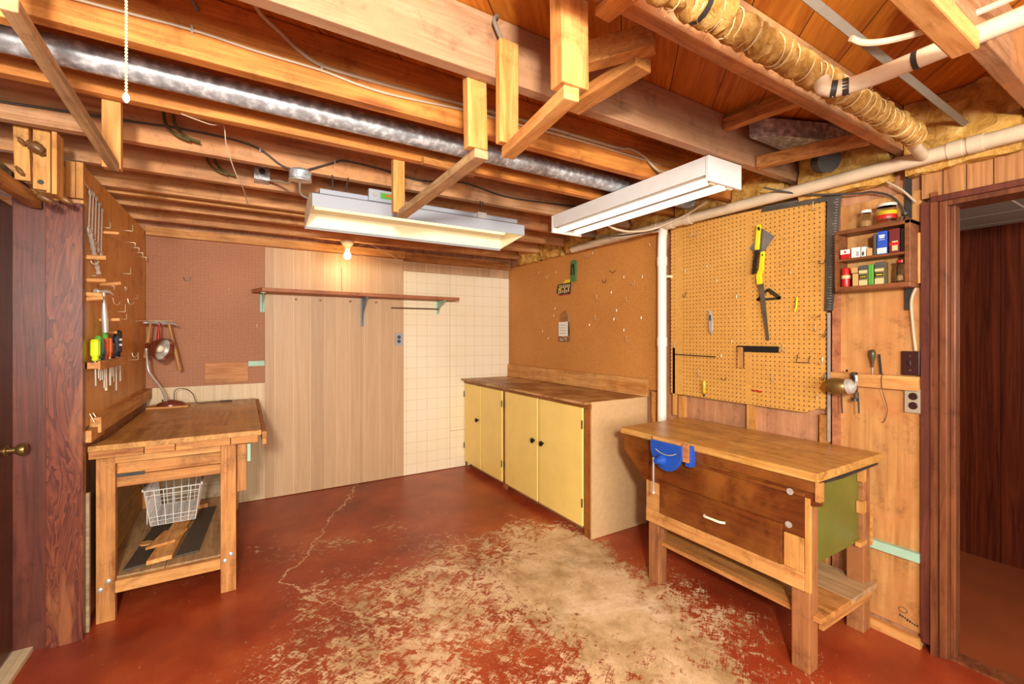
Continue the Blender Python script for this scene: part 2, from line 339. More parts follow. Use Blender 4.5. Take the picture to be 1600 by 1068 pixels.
S('top_plate', bx(-.635, 1.374, 4.335, 4.385, 2.172, 2.24), pine_x, WB); S('top_plate', bx(1.374, 2.6, 4.345, 4.385, 2.152, 2.24), old_x, WB)
# right wall with its doorway
WR = S('wall_right', bx((2.63, 2.69, .76, 4.45, 0, 2.438), (2.63, 2.69, -1.2, -.12, 0, 2.3), (2.63, 2.69, -.12, .76, 2.06, 2.3)), pink_ply, origin=(0,0,0))
S('plywood_panel', bx(2.612, 2.63, .76, 1.10, .06, 2.06), plywood, WR, label='tall plywood sheet beside the doorway')
S('woodgrain_panel', bx(2.60, 2.63, -.4, .757, 2.012, 2.28), pan_over, WR, label='grooved woodgrain panel over the doorway', origin=(0,0,0))
for y in (2.27, 2.03, 1.54, 1.145): S('stud', bx(2.592, 2.63, y-.02, y+.02, .0, .99), pine_z, WR)
S('stud', bx(2.59, 2.63, 1.075, 1.105, 0, 2.1), red_wood, WR)
S('sill_board', bx(2.585, 2.612, .757, 2.3, .0, .045), pine_y, WR)
st = bmesh.new()
def ring_flat(bm, cx, cy, cz, ry, rz, t=.002, n=20):
    tube([(cx, cy+ry*math.cos(2*PI*k/n), cz+rz*math.sin(2*PI*k/n)) for k in range(n+1)], t, 4, bm)
ring_flat(st, 2.611, .825, .135, .016, .012, .0012)
for k in range(5): B(st, 2.6105, 2.612, .838-.009*k, .832-.009*k, .102-.002*k, .112-.003*k)
for k in range(5): B(st, 2.6105, 2.612, .812-.009*k, .807-.009*k, .092-.002*k, .098-.001*k)
S('stamp_mark', st, cable_dark, WR)
# door frame, right
D2 = S('door_2', bx((2.585, 2.70, .700, .722, 0, 2.03)), jamb_wood, label='dark open doorway frame')
S('casing', bx(2.592, 2.612, .716, .758, .035, 1.995), dark_trim, D2, bevel=.003)
S('jamb', bx((2.60, 2.74, .672, .698, 0, 2.0), (2.64, 2.70, .655, .672, 0, 1.99)), jamb_wood, D2, bevel=.003)
S('head_casing', bx(2.582, 2.612, -.16, .722, 1.985, 2.012), dark_trim, D2, bevel=.004)
S('head_jamb', bx((2.60, 2.74, -.1, .672, 1.965, 1.985)), jamb_wood, D2)
S('threshold', bx(2.62, 2.70, -.1, .672, .0, .008), jamb_wood, D2)
# room beyond
S('wall_hallway', bx(4.0, 4.05, -1.2, 1.6, 0, 2.4), pan_dark, origin=(0,0,0)); S('wall_hallway_end', bx(2.70, 4.0, 1.55, 1.6, 0, 2.4), pan_dark, origin=(0,0,0))
m = M('ceiling_tile', .6, 0, .3); co = m.coord(False); X = m.xyz(co)
ct = m.math('MAXIMUM', m.math('LESS_THAN', m.math('FRACT', m.math('DIVIDE', X[0], .3)), .03), m.math('LESS_THAN', m.math('FRACT', m.math('DIVIDE', X[1], .61)), .015))
S('ceiling_hallway', bx(2.69, 4.05, -1.2, 1.6, 2.085, 2.11), m.out(m.mix(ct, lin('8d7f70'), lin('f0e4d0'))), origin=(0,0,0))
# left wall, post and door
WL = S('wall_left', bx((-.72, -.655, 2.82, 4.45, 0, 2.20), (-.93, -.88, .6, 2.9, 2.03, 2.1)), pink_ply, origin=(0,0,0))
S('post', bx(-.755, -.632, 2.775, 2.815, 0, 2.01), post_m, WL, bevel=.002, label='dark reddish post with worn veneer')
S('block', bx((-.756, -.692, 2.78, 2.815, 2.012, 2.17), (-.692, -.66, 2.785, 2.815, 2.035, 2.2), (-.656, -.632, 2.78, 2.815, 2.035, 2.2)), pine_z, WL)
S('cleat', bx((-.655, -.636, 2.82, 2.84, .62, .98)), pine_z, WL)
S('cleat', bx(-.655, -.600, 2.93, 4.36, .925, 1.0), pine_y, WL); S('cleat', bx(-.64, -.612, 2.82, 3.05, .90, .955), pine_y, WL)
D1 = S('door_1', bx((-.89, -.865, 1.9, 2.815, 0.03, 1.97)), dark_door, label='dark brown flush door with brass knob')
S('door_panel', bx(-.868, -.758, 2.802, 2.822, 0, 2.01), dark_trim, D1)
S('door_knob', lathe([(.012,0),(.012,.03),(.022,.04),(.027,.052),(.024,.066),(.01,.072)], (-.865, 2.735, .912), (1,0,0), 20), gold, D1, smooth=True) if False else obj('door_knob', lathe([(.024,0),(.024,.004),(.011,.006),(.011,.03),(.022,.036),(.027,.048),(.024,.060),(.008,.066)], (-.865, 2.735, .912), (1,0,0), 20), gold, D1, smooth=True)
S('trim_1', bx(-.756, -.753, 2.798, 2.802, .9, 2.0), pine_z)
S('baseboard_left', bx(-.864, -.80, 1.2, 2.80, 0, .02), paneling('pale_sill', 'cdb892', 'decaa4', .3, 'c0aa80'))
# ---- joists
def joist(name_y, mat, label, x0=-2.0, x1=2.62, z0=2.24, wd=.045):
    o = obj('ceiling_joist', bx(x0, x1, name_y-wd, name_y, z0, 2.438), mat, bevel=.003); tag(o, label, 'joist', 'ceiling joists'); return o
joist(.43, joist_brown, 'bare joist nearest the doorway, crossed by the upper cream pipe', 1.55)
joist(.85, joist_brown, 'brown joist just behind the yellow wrapped pipe', .55)
joist(1.31, beam_tan, 'wide pale tan joist carrying the hanging wooden brackets')
joist(1.69, joist_orange, 'orange joist with two pale cables stapled along its face')
joist(2.10, joist_orange, 'orange joist right behind the round metal duct')
joist(2.53, joist_brown, 'joist with black cable looping to the round junction box')
joist(2.94, joist_brown, 'joist that carries the square metal junction box')
joist(3.34, joist_pale, 'orange joist behind the hanging reflector light, second beyond the square box')
joist(3.75, joist_pale, 'joist just in front of the bare bulb fitting')
joist(4.15, joist_pale, 'last joist, holding the bare bulb near the back wall')
o = obj('ledger_board', bx(-1.2, 1.6, 3.43, 3.47, 2.24, 2.31), pine_x); tag(o, 'thin pale ledger strip between the joists near the back wall', 'board')
def block(y0, y1, x, lbl, wd=.04, z0=2.24, z1=2.285, x1=None, mat=old_y):
    o = obj('blocking', beam((x, y0, (z0+z1)/2), (x1 if x1 else x, y1, (z0+z1)/2), wd, z1-z0), mat, bevel=.003); tag(o, lbl, 'wood block', 'blocking between joists'); return o
block(1.265, .85, 2.19, 'lower wooden block bridging two joists near the pegboard top', .045, 2.235, 2.29, 2.33)
block(1.265, .85, 1.93, 'upper wooden block bridging two joists left of the sheet metal boot', .045, 2.36, 2.41, 1.99)
block(1.05, .88, .90, 'short notched block fixed beside the large hanging upright', .05, 2.22, 2.29, 1.01)
# insulation packed over the right wall
for k, (a, b) in enumerate(((.45, .80), (.86, 1.25), (1.33, 1.63), (1.71, 2.04), (2.12, 2.47), (2.55, 2.88), (2.96, 3.28), (3.36, 3.69), (3.77, 4.09))):
    bm = bx(2.56, 2.70, a, b, 2.165 if k > 1 else 2.12, 2.437); bmesh.ops.subdivide_edges(bm, edges=bm.edges, cuts=9, use_grid_fill=True)
    for v_ in bm.verts:
        v_.co.x += R.uniform(-.02, .012)-.03*math.sin((v_.co.y-a)/(b-a)*PI)*math.sin((v_.co.z-2.1)/.34*PI); v_.co.z = min(v_.co.z+R.uniform(-.006, .006), 2.438)
    o = obj('insulation_batt', bm, wool, smooth=True)
    tag(o, ['yellow glass wool above the doorway panel', 'yellow glass wool beside the ribbed pipe end, above the small wall shelf', 'yellow glass wool above the steel framing square', 'yellow glass wool over the perforated tool board', 'yellow glass wool above the drain pipe elbow', 'yellow glass wool tuft right of the bright tube light end', 'tuft of yellow glass wool near the drain pipe start', 'yellow glass wool tuft beyond the drain pipe start', 'farthest tuft of yellow glass wool by the back corner'][k], 'insulation', 'insulation batts over the right wall')
o = obj('tar_paper_strip', bx(2.598, 2.604, .79, .815, 1.52, 2.2), blackmetal); tag(o, 'dark vertical strip between the wall shelf and the doorway', 'strip')

# ================================================================= WALL BOARDS
o = obj('pegboard', bx(-.635, .158, 4.366, 4.374, 1.0, 2.17), peg_back, origin=(0,0,0)); tag(o, 'dark brown pegboard on the back wall above the left workbench', 'pegboard')
o = obj('pegboard', bx(-.655, -.640, 2.82, 4.366, .97, 2.2), peg_left, origin=(-.65, 3.6, 1.5)); tag(o, 'golden brown tool board on the left wall with wrenches and pegs', 'pegboard')
o = obj('pegboard', bx(2.605, 2.628, 2.19, 4.366, 1.0, 2.165), peg_right, origin=(0,0,0)); tag(o, 'large brown hardboard on the right wall above the yellow cabinet', 'pegboard')
o = obj('pegboard', prism([(1.13, 2.125), (2.10, 2.165), (2.10, 1.0), (1.25, .992), (1.21, .996), (1.17, 1.02), (1.13, 1.025)], 'x', 2.575, 2.588), pegboard('perforated_tool_board', 'c0883e', 'd49f50', (1, 2), hole=.0037, bands=[(1.13, 1.15), (1.515, 1.56), (2.0, 2.05)]), origin=(0,0,0)); tag(o, 'perforated orange tool board holding the saw, right of the white pipe', 'pegboard')
o = obj('metal_strip', bx(2.57, 2.574, 1.105, 1.118, .86, 1.52), steel); tag(o, 'thin perforated metal strip down the right edge of the tool board', 'metal strip')
o = obj('wood_strip', bx(2.575, 2.60, 2.065, 2.085, .85, 1.32), pine_z); tag(o, 'narrow upright wood strip just right of the white drain pipe', 'wood strip')
o = obj('wooden_board', bx(-.266, .036, 4.345, 4.364, 1.02, 1.185), wood('orange_offcut', 'b06a34', 'd99a62', 'x'), bevel=.002); tag(o, 'small reddish wooden board screwed to the brown pegboard', 'board')
o = obj('wood_strip', bx(.037, .157, 4.35, 4.365, 1.148, 1.19), mint); tag(o, 'short mint green strip beside the small board on the pegboard', 'wood strip')
o = obj('wood_strip', bx(2.585, 2.611, .76, 1.0, .385, .425), mint); tag(o, 'mint green strip on the plywood beside the doorway', 'wood strip')
o = obj('tool_rail', bx(2.572, 2.611, .76, 1.105, 1.155, 1.218), pine_y, bevel=.002); tag(o, 'pale wooden rail with awl and file stuck behind it', 'rail')

# ================================================================= YELLOW CABINET
cab = thing('cabinet', 'long low cabinet with pale yellow doors and tan hardboard side', 'cabinet', (2.3, 3.35, 0))
obj('body', bx((2.07, 2.60, 2.35, 4.36, .075, .90), (2.12, 2.58, 2.36, 4.35, 0, .075)), hardtan, cab)
obj('side_panel', bx(2.052, 2.60, 2.335, 2.347, .002, .945), hardtan, cab, label=None) if False else obj('side_panel', bx(2.052, 2.60, 2.335, 2.347, .002, .945), hardtan, cab)
for a, b in ((2.347, 2.412), (3.497, 3.547), (4.35, 4.368)): obj('frame_post', bx(2.05, 2.07, a, b, .002, .915), rust_y if a > 3 else varnish_z, cab)
obj('top_rail', bx(2.035, 2.07, 2.336, 4.368, .90, .928), rust_y, cab, .002)
kn = []
for a, b, hy, ky in ((2.418, 2.95, 2.412, 2.89), (2.975, 3.49, 3.50, 3.015), (3.552, 3.968, 3.55, None), (3.985, 4.355, 4.35, 4.03)):
    d = obj('door', bx(2.036, 2.052, a, b, .064, .897), yellow_door, cab, .002)
    if ky:
        k = obj('knob', lathe([(.009, 0), (.009, .012), (.02, .018), (.021, .028), (.012, .034)], (2.036, ky, .552), (-1,0,0), 16), black, d, smooth=True) if False else None
        o = obj('knob', lathe([(.009, 0), (.009, .012), (.02, .018), (.021, .028), (.012, .034)], (2.036, ky, .552), (-1,0,0), 16), black, cab, smooth=True)
        o.parent = d; o.name = 'knob'
    s_ = 1 if hy > a+.2 else -1
    for hz in (.23, .78):
        o = obj('hinge', tube([(2.033, (b+.003 if s_ > 0 else a-.003), hz-.03), (2.033, (b+.003 if s_ > 0 else a-.003), hz+.03)], .005, 8), blackmetal, cab); o.parent = d
ct_ = obj('worktop', bx(1.998, 2.598, 2.348, 4.366, .928, .946), counter_top, bevel=.002); tag(ct_, 'worn brown worktop lying on the yellow cabinet', 'worktop')
o = obj('backsplash_board', bx(2.575, 2.6, 2.32, 4.36, .948, 1.08), pine_y, bevel=.002); tag(o, 'pale pine upstand board behind the cabinet worktop', 'board')

# ================================================================= LEFT WORKBENCH
lb = thing('workbench', 'wooden workbench in the left corner with wire basket under it', 'workbench', (-.27, 3.6, 0))
obj('tabletop', prism([(-.63, 2.835), (.088, 2.845), (.088, 4.33), (-.595, 4.33), (-.595, 3.0)], 'z', .85, .878), bench_top, lb, .003)
for a, b in ((-.63, -.425), (-.422, -.30), (-.297, -.06), (-.057, .07)): obj('edge_board', bx(a, b, 2.85, 2.88, .812, .849), old_x, lb, .002)
obj('edge_board', bx(.09, .112, 2.83, 4.33, .80, .872), old_y, lb, .002)
for x0, y0 in ((-.612, 2.89), (-.105, 2.89), (-.612, 4.22), (-.105, 4.22)): obj('leg', bx(x0, x0+.072, y0, y0+.045, 0, .81), old_z, lb, .003)
obj('rail', bx(-.54, -.105, 2.882, 2.915, .775, .81), pine_x, lb, .002)
obj('rail', bx(-.55, -.10, 2.935, 2.965, .70, .772), old_x, lb, .002); obj('rail', bx(-.55, -.10, 2.925, 2.955, .645, .698), old_x, lb, .002)
obj('rail', bx(-.54, -.105, 2.885, 2.92, .135, .193), pine_x, lb, .002)
obj('rail', bx(-.54, -.1, 4.2, 4.22, .135, .2), old_x, lb)
for x in (-.60, -.09): obj('rail', bx(x, x+.03, 2.94, 4.22, .12, .18), old_y, lb)
obj('brace', bx(-.028, .016, 2.895, 2.925, .54, .80), old_z, lb, .002)
obj('brace', bx(.02, .036, 2.94, 3.02, .69, .79), mint, lb)
obj('lower_shelf', bx((-.60, -.35, 2.925, 4.22, .185, .20), (-.347, -.07, 2.925, 4.22, .185, .20)), grey_y, lb)
obj('side_board', bx(-.612, -.60, 2.94, 4.22, .2, .80), wood('brown_side', '8a6436', 'b08448', 'y'), lb)
obj('back_board', bx(-.6, -.06, 4.0, 4.02, .20, .56), grey_x, lb)
obj('back_board', bx(-.6, -.5, 3.98, 4.0, .20, .84), old_z, lb)
obj('bolt', lathe([(.012, 0), (.011, .006), (.004, .009)], (-.058, 2.89, .205), (0,-1,0), 12), steel, lb); obj('bolt', lathe([(.012, 0), (.011, .006), (.004, .009)], (-.085, 2.89, .175), (0,-1,0), 12), steel, lb)
obj('bolt', lathe([(.012, 0), (.011, .006), (.004, .009)], (-.565, 2.89, .2), (0,-1,0), 12), steel, lb); obj('bolt', lathe([(.012, 0), (.011, .006), (.004, .009)], (-.595, 2.89, .165), (0,-1,0), 12), steel, lb)
obj('dark_slot', bx(-.55, -.432, 2.918, 2.925, .695, .712), blackmetal, lb)
o = obj('scrap_board', bx(-.648, -.622, 2.83, 2.85, .004, .66), grey_x); tag(o, 'thin dark board standing between the post and the left workbench leg', 'board')
# planks on the lower shelf
def plank(pts, z0, z1, mat, lbl): 
    o = obj('plank', prism(pts, 'z', z0, z1), mat, bevel=.0015); tag(o, lbl, 'plank', 'planks on the left bench shelf'); return o
plank([(-.525, 2.96), (-.425, 2.985), (-.35, 3.72), (-.47, 3.72)], .2, .212, dark_plank, 'left dark plank lying on the lower shelf of the left bench')
plank([(-.315, 3.0), (-.21, 3.02), (-.16, 3.75), (-.25, 3.75)], .2, .212, dark_plank, 'right dark plank lying on the lower shelf of the left bench')
plank([(-.43, 2.95), (-.325, 2.97), (-.275, 3.75), (-.345, 3.75)], .213, .235, pine_y, 'long pale plank between the two dark planks')
plank([(-.455, 3.10), (-.33, 3.14), (-.285, 3.30), (-.40, 3.32)], .236, .25, pine_y, 'short pale board on top of the long plank')
plank([(-.29, 3.72), (-.21, 3.74), (-.21, 3.78), (-.29, 3.76)], .213, .24, pine_y, 'small pale block at the far end of the planks')
o = obj('wooden_disc', lathe([(.03, 0), (.03, .008)], (-.475, 3.26, .213), (0,0,1), 18), pine_y); tag(o, 'small oval wood offcut on the left dark plank', 'wood offcut')
# wire basket
bk = thing('wire_basket', 'white wire basket hanging under the left workbench', 'basket', (-.355, 3.45, .31))
def taper(x, y, z):  # basket narrows towards the bottom
    t = (z-.31)/.21; return (-.35+(x)*(.105+.025*t), 3.45+(y)*(.19+.03*t), z)
bm = bmesh.new(); T = lambda a, b, r=.0022: tube([a, b], r, 6, bm)
for z in (.31, .335, .36, .49, .52):
    c = [taper(*q, z) for q in ((-1,-1), (1,-1), (1,1), (-1,1))]
    for i in range(4): T(c[i], c[(i+1) % 4], .003 if z == .52 else .002)
for i in range(7):
    t = -1+i/3
    for s_ in (-1, 1): T(taper(t, s_, .31), taper(t, s_, .52))
    T(taper(t, -1, .31), taper(t, 1, .31))
for i in range(17):
    t = -1+i/8
    for s_ in (-1, 1): T(taper(s_, t, .31), taper(s_, t, .52), .0016)
    T(taper(-1, t, .31), taper(1, t, .31), .0016)
obj('wire_frame', bm, white_metal, bk)
obj('side_plate', prism([(3.27, .32), (3.27, .48), (3.37, .48), (3.31, .32)], 'x', -.474, -.471), white_metal, bk)
for s_ in (-1, 1): obj('runner', bx(-.35+s_*.138-.004, -.35+s_*.138+.004, 3.24, 3.68, .515, .53), steel, bk)
for s_ in (-1, 1): obj('hanger', tube([(-.35+s_*.138, 3.3, .53), (-.35+s_*.138, 3.3, .66), (-.35+s_*.138, 3.3, .85)], .004, 6), blackmetal, bk)

# desk lamp on its little board
o = obj('lamp_board', bx(-.59, -.345, 4.03, 4.16, .879, .893), pine_x, bevel=.002); tag(o, 'pale board under the desk lamp in the corner of the left bench', 'board')
lm = thing('desk_lamp', 'brown gooseneck desk lamp tilted to the right on the left bench', 'lamp', (-.455, 4.10, .893))
obj('lamp_base', lathe([(.085, 0), (.084, .012), (.07, .022), (.04, .032), (.012, .04)], (-.455, 4.10, .893), n=32), brown_shade, lm, smooth=True)
obj('gooseneck', tube([(-.48, 4.09, .925), (-.505, 4.06, 1.02), (-.545, 4.03, 1.10), (-.572, 4.015, 1.16), (-.583, 4.03, 1.25), (-.588, 4.045, 1.31), (-.578, 4.035, 1.335)], .0075, 10, sm=5), steel, lm, smooth=True)
sd = Vector((.72, -.42, -.22)).normalized(); so = Vector((-.585, 4.04, 1.335))
obj('lamp_shade', lathe([(.02, 0), (.022, .03), (.034, .045), (.058, .062), (.075, .09), (.085, .13), (.083, .132), (.073, .092), (.056, .066), (.03, .05), (.006, .046)], so, sd, 32, caps=False), brown_shade, lm, smooth=True)
obj('reflector', lathe([(.0835, .129), (.072, .091), (.055, .066), (.03, .052), (.004, .050)], so, sd, 32, caps=False), steel, lm, smooth=True)
obj('bulb', lathe([(.012, .05), (.014, .065), (.027, .085), (.028, .1), (.018, .115), (.002, .12)], so, sd, 20), cream_metal, lm, smooth=True)
obj('switch', lathe([(.006, 0), (.006, .014)], (-.5, 4.08, .925), (0,-.3,1), 8), gold, lm)
obj('cord', tube([(-.44, 4.14, .91), (-.44, 4.2, .99), (-.38, 4.2, 1.0), (-.33, 4.17, .96), (-.30, 4.16, .89), (-.22, 4.2, .884), (-.1, 4.18, .885), (-.08, 4.22, .884), (-.16, 4.25, .884)], .0028, 6, sm=6), cable_dark, lm, smooth=True)
print('part 2 done')

# ================================================================= RIGHT WORKBENCH
rb = thing('workbench', 'heavy wooden workbench at right with drawer, blue vise and green side', 'workbench', (2.28, 1.43, 0))
obj('worktop', prism([(1.962, .888), (1.962, 1.972), (2.572, 1.972), (2.572, .888)], 'z', .814, .85), block_top, rb, .003)
leg_w = wood('leg_wood', '8a5430', 'b67a4a', 'z', jit=.06, knots=True, c2='9a6238')
for x0, y0 in ((2.0, .935), (2.0, 1.715), (2.50, .935), (2.50, 1.88)): obj('leg', bx(x0, x0+.07, y0, y0+.072, 0, .812 if x0 > 2.1 else .73), leg_w, rb, .004)
ap = obj('apron', prism([(1.965, .812), (1.965, .715), (1.80, .565), (.945, .565), (.945, .70), (.885, .715), (.885, .812)], 'x', 1.986, 1.999), varnish_y, rb, .002)
obj('apron_rail', bx(1.974, 1.985, .90, 1.50, .765, .812), varnish_y, rb, .002)
obj('molding', bx(1.976, 1.985, .945, 1.50, .738, .752), varnish_y, rb, .002)
obj('end_block', bx(1.968, 2.0, .882, .90, .735, .812), old_z, rb)
obj('front_rail', bx(1.982, 1.997, .948, 1.79, .345, .42), pine_y, rb, .002)
obj('front_board', bx(1.984, 1.998, 1.69, 1.79, .421, .578), pine_y, rb, .002); obj('front_board', bx(1.984, 1.998, .95, 1.03, .421, .563), pine_z, rb, .002)
obj('end_strip', bx(1.985, 2.0, .925, .947, .345, .735), pine_z, rb, .002)
dr = obj('drawer', bx((1.974, 1.99, 1.034, 1.685, .421, .596), (1.99, 2.4, 1.05, 1.67, .43, .58)), varnish_y, rb, .002)
o = obj('handle', tube([(1.972, 1.405, .507), (1.952, 1.39, .51), (1.948, 1.35, .512), (1.952, 1.31, .51), (1.972, 1.295, .507)], .006, 8, sm=4), cream_metal, rb, smooth=True); o.parent = dr
for y in (1.40, 1.30): pass
obj('side_panel', bx(2.071, 2.49, .952, .962, .43, .80), green_paint, rb, .001)
obj('side_batten', bx(2.47, 2.499, .925, .95, .72, .80), pine_z, rb); obj('side_batten', bx(2.46, 2.499, .925, .95, .575, .63), pine_z, rb); obj('side_batten', bx(2.45, 2.52, .93, .95, .42, .44), pine_z, rb)
obj('side_rail', tube([(2.05, .925, .79), (2.25, .92, .785), (2.58, .915, .795)], .008, 6), blackmetal, rb); obj('side_rail', bx(2.07, 2.5, .93, .95, .775, .812), varnish_y, rb)
obj('shelf_board', bx(2.03, 2.3, .905, 1.80, .215, .236), old_y, rb, .002); obj('shelf_board', bx(2.303, 2.56, .905, 1.93, .215, .236), grey_y, rb, .002)
obj('shelf_rail', bx(2.07, 2.53, .915, .933, .17, .213), old_x, rb, .002); obj('shelf_rail', bx(2.07, 2.5, 1.80, 1.82, .17, .213), old_x, rb)
obj('back_board', bx(2.572, 2.584, .93, 1.9, .40, .60), pine_y, rb)
for y, z in ((1.0, .745), (1.01, .60)): obj('plate', lathe([(.014, 0), (.014, .002)], (1.985-.001*(z > .7)*9, y, z), (-1,0,0), 14), steel, rb)
vs_ = thing('vise', 'blue steel bench vise clamped to the right workbench', 'vise', (1.96, 1.58, .70))
hc = []
for k in range(17):
    a = PI+PI*k/16; hc.append((1.597+.103*math.cos(a), .80+.115*math.sin(a)))
obj('front_jaw', prism([(1.495, .835)]+hc+[(1.70, .835)], 'x', 1.915, 1.932), blue, vs_, .004)
obj('screw_hub', lathe([(.03, 0), (.026, .02), (.014, .035), (.014, .05)], (1.915, 1.62, .74), (-1,0,0), 18), blue, vs_, smooth=True)
obj('jaw_pad', bx(1.934, 1.96, 1.50, 1.70, .806, .85), pine_y, vs_, .002)
obj('rear_jaw', bx(1.934, 1.972, 1.455, 1.49, .735, .84), blue, vs_, .003); obj('jaw_pad', bx(1.92, 1.934, 1.462, 1.494, .76, .852), red_y, vs_)
obj('screw', lathe([(.013, 0), (.013, .16)], (1.90, 1.62, .74), (1,0,0), 12), steel, vs_, smooth=True)
obj('handle_bar', tube([(1.872, 1.64, .755), (1.87, 1.638, .72), (1.868, 1.636, .57)], .005, 8), steel, vs_, smooth=True)
obj('handle_knob', lathe([(.006, 0), (.009, .006), (.006, .014)], (1.868, 1.636, .562), (0,0,1), 10), steel, vs_)
obj('raised_mark', tube([(1.913, 1.66, .79), (1.912, 1.62, .775), (1.912, 1.57, .775), (1.913, 1.53, .79)], .003, 6, sm=4), steel, vs_)

# ================================================================= PIPES, DUCT, CABLES
dp = thing('drain_pipe', 'cream drain pipe running along the right wall with a vertical drop', 'pipe', (2.52, 2.14, .0))
hp = [(2.50, 3.10, 2.168), (2.50, 2.9, 2.17), (2.50, -.6, 2.163)]
obj('horizontal_run', tube(hp, .03, 18), pvc, dp, smooth=True)
obj('vertical_run', tube([(2.50, 2.10, 2.168), (2.525, 2.125, 2.14), (2.54, 2.145, 2.09), (2.54, 2.147, 1.98), (2.54, 2.147, .70)], .031, 18), pvc_white, dp, smooth=True)
for y in (2.04, 2.17, 1.9, .62, .56): obj('coupling', tube([(2.50, y-.022, 2.167), (2.50, y+.022, 2.167)], .0345, 18), pvc, dp, smooth=True)
for z in (1.93, 1.36): obj('coupling', tube([(2.54, 2.147, z-.03), (2.54, 2.147, z+.03)], .035, 18), pvc_white, dp, smooth=True)
obj('strap', bx(2.535, 2.575, 2.085, 2.118, 1.81, 1.825), cream_metal, dp)
up = thing('pipe', 'upper cream pipe with black tape bands crossing toward the doorway', 'pipe', (1.68, .5, 2.2))
obj('pipe_run', tube([(1.448, .648, 2.15), (1.454, .640, 2.125), (1.466, .622, 2.115), (1.487, .575, 2.115), (1.492, .52, 2.115), (1.492, .3, 2.115), (1.492, -.4, 2.115)], .0225, 16), pvc, up, smooth=True)
for a, b in (((1.462, .628, 2.117), (1.469, .615, 2.115)), ((1.475, .604, 2.115), (1.481, .590, 2.115)), ((1.492, .45, 2.115), (1.492, .438, 2.115))): obj('tape_band', tube([a, b], .0233, 16), tape, up, smooth=True)
wp = thing('wrapped_pipe', 'pipe wrapped in yellow glass wool tied with string', 'insulated pipe', (1.5, .66, 2.17))
n = 150; P = [(.55+1.68*i/n, .665+.004*math.sin(i*.9), 2.175+.006*math.sin(i*.53)) for i in range(n+1)]
bm = tube(P, [.036+R.uniform(-.004, .004)+.003*math.sin(i*1.3) for i in range(n+1)], 20)
for v_ in bm.verts: v_.co += Vector((R.uniform(-.003,.003), R.uniform(-.003,.003), R.uniform(-.003,.003)))
obj('wrap', bm, wrapm, wp, smooth=True)
bm = bmesh.new()
for i in range(44):
    x = .6+.037*i+R.uniform(-.006, .006); t = R.uniform(-.02, .02)
    tube([(x+t*math.sin(2*PI*k/14)+.01*math.cos(2*PI*k/14),   .665+.0375*math.cos(2*PI*k/14), 2.175+.0375*math.sin(2*PI*k/14)) for k in range(15)], .002, 5, bm)
obj('string_winding', bm, string_m, wp, smooth=True)
obj('tape_band', tube([(.90, .665, 2.175), (.915, .665, 2.175)], .0405, 18), tape, wp, smooth=True)
obj('end_fitting', tube([(2.2, .665, 2.175), (2.33, .70, 2.17), (2.52, .72, 2.165)], .022, 12), pvc, wp, smooth=True)
fz = bmesh.new()
for i in range(260):
    a = R.uniform(0, 2*PI); x = R.uniform(.6, 2.2); r = .038; p = Vector((x, .665+r*math.cos(a), 2.175+r*math.sin(a))); q = p+Vector((R.uniform(-.012,.012), math.cos(a)*R.uniform(.005,.014), math.sin(a)*R.uniform(.005,.016)-.003))
    tube([p, q], .0007, 3, fz)
obj('fibre_fuzz', fz, wrapm, wp)['kind'] = 'stuff'
dt = thing('air_duct', 'round galvanised duct running the length of the ceiling', 'duct', (1, 1.9, 2.26))
obj('duct_run', tube([(-2, 1.905, 2.285), (0, 1.905, 2.285), (1.13, 1.905, 2.285), (1.15, 1.905, 2.285), (2.6, 1.905, 2.28)], .044, 28), galv, dt, smooth=True)
obj('seam_collar', tube([(1.16, 1.905, 2.285), (1.19, 1.905, 2.285)], .0455, 28), galv, dt, smooth=True); obj('seam_collar', tube([(2.2, 1.905, 2.281), (2.23, 1.905, 2.281)], .0465, 28), galv, dt, smooth=True)
o = obj('duct_boot', prism([(2.05, 1.22), (2.12, 1.15), (2.55, .98), (2.55, 1.22)], 'z', 2.34, 2.42), galv); tag(o, 'tapered grey sheet metal boot between joists by the right wall', 'duct boot')
o = obj('vent_end', lathe([(.055, 0), (.055, .06)], (2.47, 1.1, 2.27), (-.2,-.3,-.1), 20), blackmetal); tag(o, 'dark round vent end behind the wooden block near the right wall', 'vent')
o = obj('metal_bar', beam((.7, .60, 2.30), (2.56, .60, 2.27), .022, .01, (0,.7,.7)), plain('grey_bar', '8a7f70', .5, .3)); tag(o, 'long dark metal bar across the near ceiling bay', 'bar')
o = obj('cable', tube([(1.52, .60, 2.27), (1.56, .585, 2.262), (1.62, .55, 2.268), (1.68, .49, 2.28), (1.73, .38, 2.29), (1.75, .2, 2.3)], .009, 8, sm=4), pvc); tag(o, 'cream cable leaving the dark metal bar toward the upper cream pipe', 'cable')
def cable(pts, r, mat, lbl, sm=6, flat=1): 
    o = obj('cable', tube(pts, r, 8, sm=sm, flat=flat), mat, smooth=True); tag(o, lbl, 'cable'); return o
J = 1.638
cable([(-1.2, J, 2.29), (-.385, J, 2.31), (-.131, J, 2.318), (.035, J, 2.31), (.225, J, 2.308), (.352, J, 2.295), (.49, J, 2.293), (.773, J, 2.314), (.991, J, 2.318), (1.344, J, 2.326), (1.771, J, 2.325), (1.95, 1.65, 2.33), (2.05, 1.7, 2.42)], .0042, cable_white, 'thin pale cable, lower of the two along the orange joist')
cable([(.0, 1.45, 2.436), (.035, 1.6, 2.425), (.107, J, 2.391), (.164, J, 2.35), (.229, J, 2.325), (.349, J, 2.322), (.535, J, 2.325), (.768, J, 2.335), (1.084, J, 2.343), (1.58, J, 2.345), (1.7, J, 2.36), (1.8, J, 2.34), (1.86, 1.6, 2.27), (1.85, 1.5, 2.22)], .0065, cable_white, 'thicker pale cable curving down onto the orange joist above the duct')
K = 2.475
